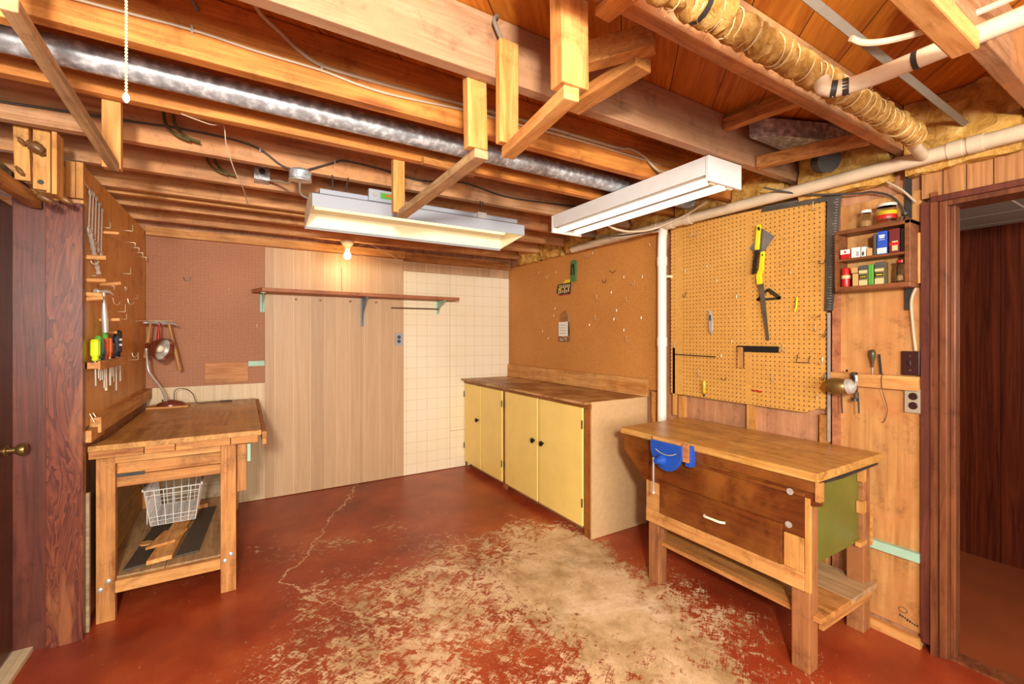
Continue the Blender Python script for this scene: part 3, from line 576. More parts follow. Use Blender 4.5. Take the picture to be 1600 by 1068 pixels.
cable([(-1.4, K, 2.27), (-.443, K, 2.318), (-.246, K, 2.33), (.027, K, 2.318), (.163, K, 2.245), (.225, 2.46, 2.232)], .005, cable_dark, 'dark cable running left of the round junction box')
cable([(.262, 2.46, 2.232), (.402, K, 2.305), (.459, K, 2.328), (.6, K, 2.325), (.712, K, 2.316), (.891, K, 2.30), (1.15, K, 2.335), (1.45, K, 2.30), (1.8, K, 2.31), (2.1, K, 2.33)], .005, cable_dark, 'dark cable running right from the round junction box to the bright light')
for i, (x, y, l) in enumerate(((-.30, 2.46, 'pair of dark cable stubs bent down, left of the thin hanging wire'), (-.17, 2.87, 'pair of dark cable stubs bent down beside the square junction box'))):
    bm = bmesh.new()
    for dx in (0, .035): tube([(x+dx, y, 2.40), (x+dx+.01, y-.005, 2.33), (x+dx+.05, y-.02, 2.285), (x+dx+.1, y-.03, 2.268)], .0065, 8, bm, sm=5)
    o = obj('cable_stub', bm, wood('olive_cable', '4a4220', '6b6034', 'z') if i == 0 else bpy.data.materials['olive_cable'], smooth=True); tag(o, l, 'cable stub')
cable([(.70, 1.25, 2.50-.07), (.68, 1.235, 2.40), (.70, 1.235, 2.36), (.715, 1.24, 2.345)], .0065, cable_grey, 'grey twisted cable end on the wide tan joist')
cable([(-.14, 1.6, 2.42), (-.13, 1.62, 2.40), (-.115, 1.63, 2.375)], .006, cable_grey, 'short cable stub on the orange joist at top left')
cable([(-.20, 2.08, 2.238), (-.11, 2.12, 2.236), (-.07, 2.19, 2.27), (-.06, 2.22, 2.2), (-.03, 2.3, 2.12), (.0, 2.4, 2.08), (.02, 2.6, 2.06)], .0022, cable_white, 'thin pale wire hanging loose in front of the joists')
cable([(2.40, 1.35, 2.20), (2.5, 1.2, 2.14), (2.57, 1.0, 2.10), (2.58, .93, 2.09), (2.585, .85, 2.04), (2.585, .80, 1.93), (2.59, .79, 1.8)], .005, cable_dark, 'dark cable sagging over the small wall shelf')
cable([(2.56, .93, 2.2), (2.57, .88, 2.13), (2.575, .82, 2.07), (2.58, .77, 2.0)], .005, cable_white, 'pale cable dropping behind the doorway panel corner')
cable([(2.60, .775, 1.62), (2.595, .79, 1.56), (2.595, .785, 1.45), (2.595, .775, 1.335)], .006, cable_white, 'pale cable dropping into the brown switch plate')
cable([(2.05, 2.3, 2.2), (2.15, 2.2, 2.12), (2.28, 2.15, 2.11), (2.42, 2.1, 2.14), (2.47, 1.9, 2.19), (2.48, 1.75, 2.24)], .007, pvc, 'yellowish cable looping under the bright tube light')
cable([(1.9, 2.5, 2.2), (2.1, 2.45, 2.13), (2.3, 2.35, 2.12), (2.45, 2.1, 2.135)], .005, cable_dark, 'dark cable looping behind the bright tube light')
for i, (x, y, z) in enumerate(((-.131, 1.64, 2.318), (.229, 1.64, 2.32), (.89, 1.64, 2.335), (1.3, 1.64, 2.335), (1.62, 1.64, 2.345), (.07, 2.478, 2.30), (.41, 2.478, 2.31))):
    o = obj('cable_clip', bx(x-.0035, x+.0035, y-.010, y+.004, z-.010, z+.010), steel); tag(o, 'metal cable clip on the '+(('first', 'second', 'third', 'fourth', 'fifth')[i]+' from left along the orange joist above the duct' if i < 5 else 'joist '+('left' if i == 5 else 'right')+' of the round junction box'), 'cable clip', 'cable clips')
jb = thing('junction_box', 'square galvanised switch box on the brown joist', 'electrical box', (.09, 2.86, 2.26))
obj('box', bx(.052, .126, 2.81, 2.893, 2.262, 2.335), galv, jb, .003); obj('cover', bx(.05, .128, 2.804, 2.81, 2.26, 2.337), galv, jb, .002); obj('knockout', lathe([(.016, 0), (.016, .003)], (.089, 2.803, 2.306), (0,-1,0), 16), blackmetal, jb); obj('screw', lathe([(.005, 0), (.005, .004)], (.089, 2.803, 2.27), (0,-1,0), 8), steel, jb)
jr = thing('junction_box', 'round metal junction box hanging where the dark cables meet', 'electrical box', (.245, 2.45, 2.18))
obj('box', lathe([(.045, 0), (.052, .006), (.052, .04), (.04, .052)], (.245, 2.455, 2.182), (0,-.1,1), 24), galv, jr, smooth=True)
obj('cover', lathe([(.054, 0), (.054, .004), (.03, .006)], (.245, 2.457, 2.182), (0,.1,-1), 24), steel, jr, smooth=True)
cable([(.128, 2.83, 2.27), (.17, 2.7, 2.235), (.2, 2.6, 2.20), (.215, 2.49, 2.20)], .007, cable_white, 'short pale cable joining the square and round boxes', 6)
cable([(.245, 2.47, 2.18), (.25, 2.50, 2.13), (.285, 2.5, 2.11), (.33, 2.47, 2.105)], .006, cable_grey, 'grey cable from the round box to the reflector light', 6)

# ================================================================= LIGHT FITTINGS
fr = thing('fluorescent_light', 'bright two-tube strip light with plain white box housing, at right', 'ceiling light', (1.96, 1.9, 2.13))
obj('housing', bx(1.842, 2.088, 1.292, 2.50, 2.158, 2.236), white_metal, fr, .003)
for y in (1.285, 2.492): obj('end_cap', bx(1.836, 2.094, y, y+.018, 2.118, 2.237), white_metal, fr, .003)
obj('side_lip', bx((1.838, 1.842, 1.30, 2.49, 2.15, 2.236), (2.088, 2.092, 1.30, 2.49, 2.15, 2.236)), white_metal, fr)
for x in (1.895, 2.03):
    obj('tube', tube([(x, 1.325, 2.137), (x, 2.47, 2.137)], .018, 16), tube_on, fr, smooth=True)
    for y in (1.305, 2.48): obj('socket', bx(x-.02, x+.02, y, y+.014, 2.115, 2.158), cream_metal, fr)
obj('ballast_cover', prism([(1.93, 2.150), (1.945, 2.14), (1.98, 2.14), (1.995, 2.150)], 'y', 1.31, 2.485), plain('tan_enamel', '8f8270', .5), fr); obj('tube_pan', bx(1.85, 2.08, 1.305, 2.49, 2.151, 2.158), bpy.data.materials['tan_enamel'], fr)
for y in (1.34, 2.42): obj('mounting_block', bx(1.99, 2.06, y, y+.05, 2.237, 2.25), pine_y, fr)
fl = thing('fluorescent_light', 'shop light with angled grey reflector hanging over the bulb', 'ceiling light', (.9, 2.46, 2.0))
obj('reflector', sweep([(2.335, 2.028), (2.335, 2.088), (2.41, 2.115), (2.51, 2.115), (2.63, 2.07), (2.65, 1.995), (2.635, 1.985)], 'x', .285, 1.50, .004), grey_metal, fl)
obj('reflector_lining', sweep([(2.342, 2.03), (2.342, 2.083), (2.413, 2.108), (2.507, 2.108), (2.624, 2.066), (2.643, 1.998)], 'x', .287, 1.498, .002), cream_metal, fl)
obj('housing', bx(.33, 1.50, 2.415, 2.505, 2.118, 2.145), grey_metal, fl, .003)
for x in (.285, 1.496): obj('end_plate', prism([(2.335, 2.028), (2.335, 2.088), (2.41, 2.116), (2.51, 2.116), (2.63, 2.072), (2.65, 1.99)], 'x', x, x+.004), cream_metal, fl)
for y in (2.42, 2.515): obj('tube', tube([(.32, y, 2.08), (1.46, y, 2.08)], .018, 14), tube_dim, fl, smooth=True)
for x, dx in ((.40, 0), (.46, .02), (1.27, 0), (1.30, -.015)): obj('chain', tube([(x, 2.46, 2.14), (x+dx*.4, 2.47, 2.19), (x+dx, 2.485, 2.245)], .0035, 6), cable_dark, fl)
obj('switch_box', bx(1.21, 1.27, 2.40, 2.45, 2.11, 2.15), steel, fl)
lv = thing('spirit_level', 'grey torpedo level with green vial on the reflector light', 'level', (.65, 2.40, 2.11))
obj('body', bx(.565, .76, 2.388, 2.412, 2.115, 2.178), grey_metal, lv, .003)
obj('vial', bx(.625, .72, 2.384, 2.388, 2.133, 2.163), greenp, lv, .002); obj('bubble', bx(.65, .70, 2.381, 2.384, 2.145, 2.155), orange_p, lv); obj('screw', lathe([(.012, 0), (.01, .004)], (.595, 2.388, 2.15), (0,-1,0), 14), steel, lv)
bl = thing('light_bulb_fitting', 'bare glowing bulb in a porcelain ceiling socket', 'ceiling light', (.79, 4.12, 2.05))
obj('socket', lathe([(.055, 0), (.055, -.012), (.045, -.03), (.03, -.045), (.024, -.07), (.02, -.075)], (.79, 4.125, 2.24), (0,0,1), 28), cream_metal, bl, smooth=True)
obj('bulb', lathe([(.014, 0), (.016, -.02), (.028, -.045), (.031, -.062), (.025, -.08), (.012, -.09), (.002, -.092)], (.79, 4.125, 2.172), (0,0,1), 24), bulb_on, bl, smooth=True)
obj('pull_chain', tube([(.83, 4.09, 2.19), (.835, 4.09, 2.23)], .002, 5), steel, bl)
l = bpy.data.lights.new('bulb_light', 'POINT'); l.energy = 3.2; l.color = (1, .72, .4); l.shadow_soft_size = .035
o = bpy.data.objects.new('bulb_light', l); C.objects.link(o); o.location = (.79, 4.10, 2.03)
wh = obj('clothes_hanger', tube([(.87, 4.1, 2.20), (.95, 4.1, 2.23), (.99, 4.1, 2.23), (1.28, 4.12, 2.10), (1.29, 4.12, 2.075), (1.24, 4.12, 2.075), (.85, 4.1, 2.13)], .0022, 6), steel); tag(wh, 'bent wire clothes hanger under the last joist right of the bulb', 'wire hanger')

# ================================================================= HANGING TIMBER RACKS
def rack(name, parts, lbl):
    t = thing(name, lbl, 'timber rack', parts[0][4], 'hanging wooden racks')
    for nm, p0, p1, (a, b), _, mt in parts: obj(nm, beam(p0, p1, a, b, (0,1,0) if abs(p0[1]-p1[1]) < .02 else (0,0,1)), mt, t, .003)
    return t
rack('lumber_rack', [('hanger', (.664, 1.331, 2.02), (.655, 1.331, 2.43), (.071, .038), (.66, 1.33, 2.02), pine_z), ('crossbar', (.675, 1.31, 2.003), (.66, 2.13, 1.99), (.05, .03), 0, grey_y), ('hanger', (.64, 2.12, 1.993), (.638, 2.12, 2.43), (.056, .036), 0, pine_z)], 'wooden rack with weathered grey crossbar in the middle of the ceiling')
rack('lumber_rack', [('hanger', (.705, .885, 2.02), (.70, .885, 2.62-.19), (.085, .05), (.7, .88, 2.0), old_z), ('crossbar', (.70, .87, 2.005), (.745, 1.26, 2.0), (.045, .035), 0, pine_y), ('hanger', (.733, 1.243, 2.02), (.733, 1.243, 2.35), (.07, .03), 0, pine_z)], 'wooden rack with heavy upright hanging in front of the tan joist')
rack('lumber_rack', [('hanger', (-.404, 2.12, 2.002), (-.404, 2.12, 2.43), (.053, .036), (-.4, 2.12, 2.0), pine_z), ('crossbar', (-.392, 1.25, 2.05), (-.395, 2.10, 2.006), (.028, .03), 0, grey_y), ('hanger', (-.435, 1.329, 2.05), (-.435, 1.329, 2.43), (.045, .036), 0, pine_z)], 'wooden rack at top left with long pale diagonal crossbar')
bm = beam((1.02, .93, 2.215), (1.0, 1.245, 2.215), .07, .04); o = obj('wooden_brace', bm, old_y, bevel=.003); tag(o, 'short brown brace running from the heavy upright to the tan joist', 'brace')
o = obj('wooden_batten', beam((.79, .86, 2.225), (.82, .3, 2.225), .05, .022), pine_y, bevel=.002); tag(o, 'pale batten end with nail hole at the top edge, near the heavy upright', 'batten')
o = obj('wooden_batten', beam((.72, 2.00, 2.222), (1.0, 2.03, 2.222), .03, .03), old_x, bevel=.002); tag(o, 'small wood offcut with pointed end under the joist by the grey crossbar', 'batten')
bm = beam((.75, .335, 2.065), (1.415, .335, 2.065), .048, .042, (0,0,1)); B(bm, .80, .85, .311, .359, 2.06, 2.438); o = obj('hanging_stud', bm, pine_x, bevel=.004); tag(o, 'pale rough stud under the near joist where the upper pipe passes', 'stud')
pc = thing('pull_cord', 'white beaded pull cord hanging at upper left', 'pull cord', (-.2, 1.16, 1.87))
bm = bmesh.new()
for i in range(80): lathe([(.001, -.0035), (.0032, 0), (.001, .0035)], (-.2, 1.16, 1.885+i*.0068), n=6, bm=bm, caps=False)
tube([(-.2, 1.16, 1.88), (-.2, 1.16, 2.435)], .0012, 4, bm); obj('cord', bm, string_m, pc, smooth=True); obj('cord_end', lathe([(.002, 0), (.006, .006), (.006, .014), (.002, .02)], (-.2, 1.16, 1.866), n=10), paper, pc, smooth=True)
hk = obj('ceiling_hook', tube([(.77, 1.36, 2.20), (.77, 1.36, 2.14), (.775, 1.36, 2.10)], .002, 6), paper); tag(hk, 'white string end dangling beside the rack on the tan joist', 'string')
print('part 3 done')

# ================================================================= SHELF ON THE BACK WALL
sh = thing('wall_shelf', 'long wooden wall shelf on green and blue brackets, back wall', 'shelf', (.97, 4.3, 1.78))
obj('shelf_board', prism([(.06, 4.30), (.13, 4.10), (1.88, 4.14), (1.88, 4.365), (.10, 4.365)], 'z', 1.762, 1.792), red_wood, sh, .002)
def bracket(x, hgt, dep, mat, w_=.03):
    bm = bx((x-w_/2, x+w_/2, 4.362, 4.366, 1.762-hgt, 1.762), (x-w_/2, x+w_/2, 4.366-dep, 4.366, 1.757, 1.761))
    pts = [(4.362, 1.757), (4.366-dep, 1.757), (4.366-dep, 1.75), (4.364-dep*.35, 1.757-hgt*.45), (4.362, 1.762-hgt)]
    prism(pts, 'x', x-.003, x+.003, bm); return bm
obj('bracket', bracket(.141, .155, .20, mint, .034), mint, sh, label) if False else obj('bracket', bracket(.141, .155, .20, mint, .034), mint, sh)
o = obj('bracket', bracket(.972, .27, .20, grey_metal, .03), plain('slate_paint', '7d8b95', .45), sh); o['label'] = 'longer slate grey bracket'
obj('bracket', bracket(1.735, .13, .20, mint, .03), mint, sh)
for x in (.40, .60, .86, 1.1): obj('peg', tube([(x, 4.363, 1.725), (x, 4.335, 1.728)], .008, 8), red_wood, sh)
o = obj('rod', tube([(1.24, 4.33, 1.678), (1.73, 4.32, 1.68)], .006, 8), wood('dark_rod', '5a3c22', '7a5632', 'x')); tag(o, 'thin dark rod under the right end of the wall shelf', 'rod')
o = obj('pencil_line', tube([(.785, 4.368, 2.04), (.787, 4.368, 1.82)], .0025, 5), cable_dark); o.name = 'cord'; tag(o, 'thin dark cord hanging down the panel below the bulb', 'cord')
def outlet(name, c, ax, sgn, w_, h, mplate, mface, lbl):
    t = thing(name, lbl, 'outlet', c); x, y, z = c
    def bb(a0, a1, z0, z1, d0, d1):
        return bx(x+a0, x+a1, y-d0, y-d1, z+z0, z+z1) if ax == 'y' else bx(x-d0, x-d1, y+a0, y+a1, z+z0, z+z1)
    obj('plate', bb(-w_/2, w_/2, -h/2, h/2, 0, .006), mplate, t, .002)
    for s_ in (-1, 1): 
        o_ = (x, y-.006, z+s_*.021) if ax == 'y' else (x-.006, y, z+s_*.021)
        r_ = obj('receptacle', lathe([(.0165, 0), (.0165, .003), (.015, .004)], o_, (0,-1,0) if ax == 'y' else (-1,0,0), 20), mface, t)
        for q in (-.006, .006): 
            o2 = obj('slot', bb(q-.0012, q+.0012, s_*.021-.004, s_*.021+.006, .0095, .0105), steel if mface == black else black, t); o2.parent = r_
    return t
outlet('wall_outlet', (1.325, 4.369, 1.37), 'y', 1, .075, .118, grey_metal, black, 'grey outlet plate with black sockets on the pale panels')
outlet('wall_outlet', (2.60, .783, 1.107), 'x', 1, .064, .108, plain('worn_plate', 'b3a68e', .4, .3), brown_plate, 'cream outlet box beside the doorway, below the brown plate')
o = obj('outlet_box', bx(2.598, 2.612, .752, .814, 1.055, 1.16), steel); tag(o, 'metal backing box behind the cream outlet by the doorway', 'electrical box')
sw = thing('switch_plate', 'dark brown switch plate beside the doorway', 'switch', (2.6, .795, 1.275))
obj('plate', bx(2.598, 2.611, .762, .828, 1.222, 1.332), brown_plate, sw, .003)
obj('toggle', bx(2.588, 2.598, .790, .800, 1.268, 1.29), brown_plate, sw, .002)
for z in (1.245, 1.31): obj('screw', lathe([(.004, 0), (.003, .002)], (2.598, .795, z), (-1,0,0), 8), gold, sw)

# ================================================================= LEFT WALL TOOLS
XW = -.640
def wrench(y, z0, z1, lean, r, lbl, k):
    t = thing('wrench', lbl, 'wrench', (XW+.02, y, z0), 'combination wrenches on the left board')
    a = Vector((XW+.012, y, z1)); b = Vector((XW+.018, y+lean, z0)); d = (b-a).normalized()
    obj('shank', beam(a, b, .008, .005, (1,0,0)), steel, t, .001)
    bm = bmesh.new()
    tube([a+Vector((0, math.cos(2*PI*i/12)*r, math.sin(2*PI*i/12)*r+r)) for i in range(13)], .0035, 6, bm); obj('ring_end', bm, steel, t, smooth=True)
    bm = bmesh.new(); tube([b+Vector((0, math.cos(PI*.75+1.5*PI*i/10)*r, -r+math.sin(PI*.75+1.5*PI*i/10)*r)) for i in range(11)], .0045, 6, bm); obj('open_end', bm, steel, t, smooth=True)
    return t
for k, (y, z0, z1, r) in enumerate(((2.875, 1.915, 2.075, .014), (2.925, 1.90, 2.08, .013), (2.975, 1.87, 2.075, .012), (3.03, 1.845, 2.06, .011), (3.085, 1.83, 2.045, .010))):
    wrench(y, z0, z1, -.05, r, ('first wrench, nearest the post, in the row on the left board', 'second wrench from the post in the left board row', 'middle wrench of the row of five on the left board', 'fourth wrench from the post in the left board row', 'last and smallest wrench of the left board row')[k], k)
ck = obj('socket_set', tube([(XW+.016, 2.84+.012*i, 1.90-.014*i) for i in range(14)], [.007+.004*(i % 2) for i in range(14)], 10), steel, smooth=True); tag(ck, 'chain of small steel sockets strung below the wrenches', 'sockets')
wk = obj('hook_rail', tube([(XW+.006, 2.80+.3*i/20, 2.115-.03*i/20+.006*(i % 2)) for i in range(21)], .003, 5), hook_m); tag(wk, 'row of wire loops holding the wrenches', 'hook rail')
def dowel(y, z, L, up, lbl, r=.011):
    o = obj('wooden_peg', tube([(XW, y, z), (XW+L, y+.0, z+up)], r, 12), pine_x); tag(o, lbl, 'peg', 'wooden pegs on the left board'); return o
dowel(2.85, 1.775, .075, .003, 'topmost pale wooden peg by the post on the left board'); dowel(2.85, 1.665, .075, .003, 'second pale wooden peg down, by the post')
dowel(2.85, 1.60, .06, -.004, 'wooden peg left of the steel shafted hammer'); dowel(2.85, 1.575, .065, .01, 'lowest wooden peg by the post, under the hammer head')
dowel(3.10, 1.665, .085, .018, 'slanting wooden peg right of the steel hammer', .010); dowel(3.10, 1.485, .08, .004, 'wooden peg right of the hammer shaft end', .009); dowel(3.20, 1.42, .05, .002, 'small wooden peg above the screwdriver rack', .009)
dowel(3.11, 1.945, .075, .003, 'wooden peg right of the hanging wrenches', .008); dowel(3.02, 1.61, .06, .018, 'short slanting wooden peg right of the hammer head', .009)
# wire hooks: one of each shape, then copies
def hook_mesh(kind):
    P = {'L': [(0,0,0), (0,-.035,0), (0,-.037,.002), (0,-.037,.04)], 'J': [(0,0,.01), (0,-.006,.01), (0,-.008,-.008), (0,-.012,-.02), (0,-.022,-.026), (0,-.033,-.02), (0,-.037,-.008)],
         'S': [(0,0,0), (0,-.02,0), (0,-.022,-.002), (0,-.022,-.02)], 'W': [(0,0,0), (0,-.012,0), (.05,-.02,.012), (.075,-.02,.0)],
         'V': [(-.04,-.004,.025), (0,-.008,0), (.035,-.004,.014)], 'C': [(.0+.022*math.cos(a/8*PI+PI*.9), -.014, .022*math.sin(a/8*PI+PI*.9)) for a in range(11)],
         'U': [(-.03,-.004,.04), (-.03,-.02,0), (.03,-.02,0), (.03,-.004,.035)]}[kind]
    return tube(P, .0021, 6)
protos = {}
def hook(kind, pos, face, lbl, rot=0, sc=1.0, board='left board', dark=False):
    key = (kind, dark)
    rz = {'left': PI/2, 'right': -PI/2, 'back': 0}[face]
    if key not in protos:
        o = obj('wire_hook', hook_mesh(kind), blackmetal if dark else hook_m, origin=(0,0,0), smooth=True); protos[key] = o
    else:
        o = protos[key].copy(); C.objects.link(o)
    o.location = pos; o.rotation_euler = (0, rot, rz) if face == 'back' else (0, 0, rz); o.scale = (sc,)*3
    if face != 'back' and rot: o.rotation_euler = (rot if face == 'left' else -rot, 0, rz)
    tag(o, lbl, 'hook', 'wire hooks on the '+board); return o
L = 'left'
hook('J', (XW, 2.90, 1.775), L, 'wire hook beside the topmost wooden peg'); hook('W', (XW, 2.96, 1.70), L, 'long wavy wire hook above the hammer head')
hook('L', (XW, 3.68, 2.07), L, 'tall L hook at upper middle of the left board'); hook('L', (XW, 3.62, 1.79), L, 'L hook beside the corner, below the wire cluster')
hook('C', (XW, 3.62, 1.70), L, 'ring shaped hook near the corner of the left board'); hook('J', (XW, 3.72, 1.63), L, 'J hook near the corner, below the ring hook')
hook('L', (XW, 3.90, 1.655), L, 'small L hook nearest the corner edge', sc=.7); hook('J', (XW, 3.34, 1.605), L, 'curled hook right of the steel hammer'); hook('L', (XW, 3.45, 1.545), L, 'L hook with long arm in the middle of the left board', sc=1.1)
hook('S', (XW, 3.28, 1.68), L, 'short hook hanging at the tip of the slanting peg'); hook('L', (XW, 3.55, 1.505), L, 'small hook left of the hanging hammers', sc=.8)
hook('U', (XW, 2.93, .985), L, 'wide double hook low on the left board, above the bench', sc=1.0); hook('J', (XW, 3.10, .985), L, 'small hook low on the left board beside the double hook', sc=.7)
hook('L', (XW, 3.80, 1.245), L, 'long hook left of the desk lamp shade', sc=1.2); hook('J', (XW, 3.86, 1.28), L, 'hook above the long hook left of the desk lamp', sc=.8); hook('L', (XW, 3.16, 1.98), L, 'hook right of the wrench row', sc=.8)
for i in range(4): hook('S', (XW, 3.82+.13*i, 2.02-.012*i), L, 'small wire hook in the slanting cluster near the top corner, '+('first', 'second', 'third', 'last')[i]+' toward the corner', sc=1.2)
for x, z, k, l in ((-.38, 1.86, 'C', 'dark bent ring on the brown pegboard, upper left'), (-.22, 1.90, 'S', 'small hook left on the brown pegboard'), (-.1, 1.80, 'S', 'small hook in the middle of the brown pegboard'), (-.31, 1.50, 'S', 'lower left hook on the brown pegboard, above the lamp'), (.10, 1.50, 'S', 'hook at the right edge of the brown pegboard')):
    hook(k, (x, 4.366, z), 'back', l, board='back pegboard', dark=k == 'C')
# hammers
def hammer(base, top, hm, hdm, lbl, r=.012, face=Vector((1,0,0))):
    top = Vector(top); base = Vector(base); t = thing('hammer', lbl, 'hammer', base)
    d = (top-base).normalized(); obj('handle', tube([base, base+(top-base)*.3, base+(top-base)*.75, top+d*.005], [r*1.2, r*1.25, r*.75, r*.7], 12), hm, t, smooth=True)
    f = face.normalized(); bm = lathe([(.011, -.045), (.013, -.043), (.013, -.026), (.009, -.02), (.009, .0), (.011, .012)], top, f, 14)
    c = top+f*.012; tube([c, c+f*.025+Vector((0,0,-.004)), c+f*.045+Vector((0,0,-.018))], [.010, .007, .003], 8, bm); obj('head', bm, hdm, t, smooth=True); return t
hammer((XW+.045, 2.985, 1.42), (XW+.04, 2.97, 1.625), steel, steel, 'steel shafted hammer on the left board', .011, Vector((.5, .9, .1)))
hammer((-.600, 4.08, 1.245), (-.575, 4.12, 1.50), hand_wood, steel, 'left wooden handled hammer behind the lamp', .010, Vector((.9, -.3, 0)))
hammer((-.53, 4.10, 1.34), (-.525, 4.12, 1.505), redp, steel, 'red handled hammer between two wooden ones, behind the lamp', .009, Vector((.9, -.3, 0)))
hammer((-.405, 4.13, 1.145), (-.470, 4.12, 1.495), hand_wood, steel, 'right wooden handled hammer slanting behind the lamp', .011, Vector((.9, -.3, 0)))
o = obj('hammer_rail', tube([(XW, 3.98, 1.505), (-.58, 4.10, 1.512), (-.44, 4.10, 1.512)], .003, 6), hook_m); tag(o, 'bent wire rail carrying the three hammers', 'hook rail')
# screwdriver rack
rk = thing('tool_rack', 'brown wooden strip rack full of screwdrivers on the left board', 'tool rack', (-.60, 3.1, 1.25))
obj('front_strip', prism([(2.82, XW+.045), (2.90, XW+.062), (3.30, XW+.068), (3.42, XW+.06), (3.42, XW+.05), (2.82, XW+.035)], 'z', 1.235, 1.28) if False else bx(XW+.045, XW+.055, 2.84, 3.42, 1.238, 1.282), old_y, rk, .002)
obj('back_strip', bx(XW, XW+.008, 2.84, 3.42, 1.245, 1.275), old_y, rk)
for y in (2.84, 3.41): obj('spacer', bx(XW, XW+.045, y, y+.01, 1.245, 1.275), old_y, rk)
def driver(y, hc_, hl, bl, lbl, r=.012, x=XW+.027, flat=False, kind='screwdriver', sm_=steel):
    t = thing(kind, lbl, kind, (x, y, 1.285), 'tools in the left rack')
    z = 1.275+R.uniform(0, .02)
    obj('handle', lathe([(r*.5, 0), (r*.75, .008), (r*.6, .015), (r, .03), (r, hl-.01), (r*.7, hl)], (x, y, z), n=8 if not flat else 4), hc_, t, smooth=False)
    obj('shaft', tube([(x, y, z+.002), (x+.002, y, z-bl)], .0038 if bl < .14 else .005, 8), sm_, t, smooth=True); return t
driver(2.885, lime, .105, .12, 'bright yellow green screwdriver at the left end of the rack', .019)
driver(2.935, greenp, .11, .10, 'second screwdriver with a light green handle', .013); driver(2.965, teal, .10, .11, 'screwdriver with a dark green handle, left in rack', .015)
driver(3.0, navy, .055, .10, 'short stubby dark blue screwdriver', .017); driver(3.04, redp, .10, .15, 'screwdriver with clear red handle, left of the orange ones', .010)
driver(3.075, orange_p, .11, .16, 'first orange handled screwdriver in the rack', .012, sm_=cream_metal); driver(3.11, greenp, .19, .12, 'tall green handled screwdriver sticking up behind the orange ones', .012, XW+.018)
driver(3.12, orange_p, .10, .15, 'second orange handled screwdriver in the rack', .011, XW+.034); driver(3.16, plain('rose_plastic', 'c45a3c', .35), .10, .15, 'screwdriver with a rose coloured handle', .011)
driver(3.20, brown_shade, .085, .10, 'dark brown handled screwdriver', .012, sm_=cream_metal); driver(3.235, navy, .05, .13, 'short navy handled tool mid rack', .014)
driver(3.29, navy, .12, .19, 'slanting navy handled long tool near the rack end', .014, kind='chisel'); blk = driver(3.34, black, .15, .06, 'thick black handled tool with tan bands at the rack end', .019, kind='chisel')
driver(3.385, steel, .09, .14, 'bare steel punch, last in the rack', .008, kind='punch')
for z in (1.375, 1.345): 
    o = obj('tan_band', tube([(XW+.027, 3.34, z), (XW+.027, 3.34, z+.012)], .0198, 10), paper); o.name = 'handle_band'; q = blk; o.parent = q; o.location = o.location-q.location

# ---- top left: door header with hand saw, mitre box and wooden handled tools
o = obj('header_board', bx(-.80, -.765, 1.9, 2.97-.2, 1.965, 2.018), old_y, bevel=.003); tag(o, 'wooden header board over the dark door at far left', 'board')
sw_ = thing('hand_saw', 'blue grey saw blade lying on the header board at far left', 'saw', (-.79, 2.5, 2.02))
obj('blade', prism([(2.2, 2.02), (2.75, 2.02), (2.75, 2.052), (2.2, 2.095)], 'x', -.80, -.797), blackmetal, sw_)
bm = bmesh.new()
for i in range(60): prism([(2.2+.009*i, 2.021), (2.2045+.009*i, 2.017), (2.209+.009*i, 2.021)], 'x', -.80, -.797, bm)
obj('saw_teeth', bm, steel, sw_)
def pboard(pts, y0, y1, lbl):
    o = obj('wooden_jig', prism(pts, 'y', y0, y1), pine_z, bevel=.002); tag(o, lbl, 'wooden jig', 'wooden jigs hanging at far left'); return o
pboard([(-.792, 2.035), (-.745, 2.035), (-.757, 2.425), (-.80, 2.405)], 2.58, 2.605, 'leftmost wooden jig board with slotted hole')
mb = thing('mitre_box', 'narrow wooden mitre box hanging upright at far left', 'mitre box', (-.70, 2.59, 2.0))
obj('front_board', bx(-.738, -.688, 2.575, 2.59, 2.005, 2.42), pine_z, mb, .002); obj('side_board', bx(-.686, -.674, 2.53, 2.60, 1.985, 2.23), pine_z, mb, .002); obj('side_board', bx(-.668, -.652, 2.52, 2.60, 1.98, 2.235), pine_z, mb, .002)
obj('hole', lathe([(.010, 0), (.010, .002)], (-.714, 2.574, 2.035), (0,-1,0), 14), blackmetal, mb)
obj('hole', bx(-.77, -.762, 2.577, 2.579, 2.06, 2.09), blackmetal, mb) if False else None
def knob_handle(p0, p1, lbl, r=.017):
    o = obj('hand_tool', tube([p0, Vector(p0).lerp(Vector(p1), .25), Vector(p0).lerp(Vector(p1), .8), p1], [r*.6, r, r*.8, r*.35], 12, sm=4), wood('dark_handle', '5c3a1c', '86592e', 'x', rough=.35) if 'dark_handle' not in bpy.data.materials else bpy.data.materials['dark_handle'], smooth=True); tag(o, lbl, 'handle', 'wooden handles at far left'); return o
knob_handle((-.745, 2.55, 2.185), (-.690, 2.55, 2.145), 'oval wooden handle across the hanging jigs', .023); knob_handle((-.775, 2.6-.04, 2.20), (-.755, 2.56, 2.17), 'small dark handle left of the oval one', .009)
knob_handle((-.725, 2.55, 1.985), (-.665, 2.55, 1.945), 'rounded wooden handle poking out under the mitre box'); knob_handle((-.665, 2.6, 1.99), (-.625, 2.6, 1.965), 'second rounded handle under the mitre box, right', .014)
knob_handle((-.785, 2.57, 2.085), (-.76, 2.57, 2.05), 'dark slot shaped handle on the leftmost jig', .009)

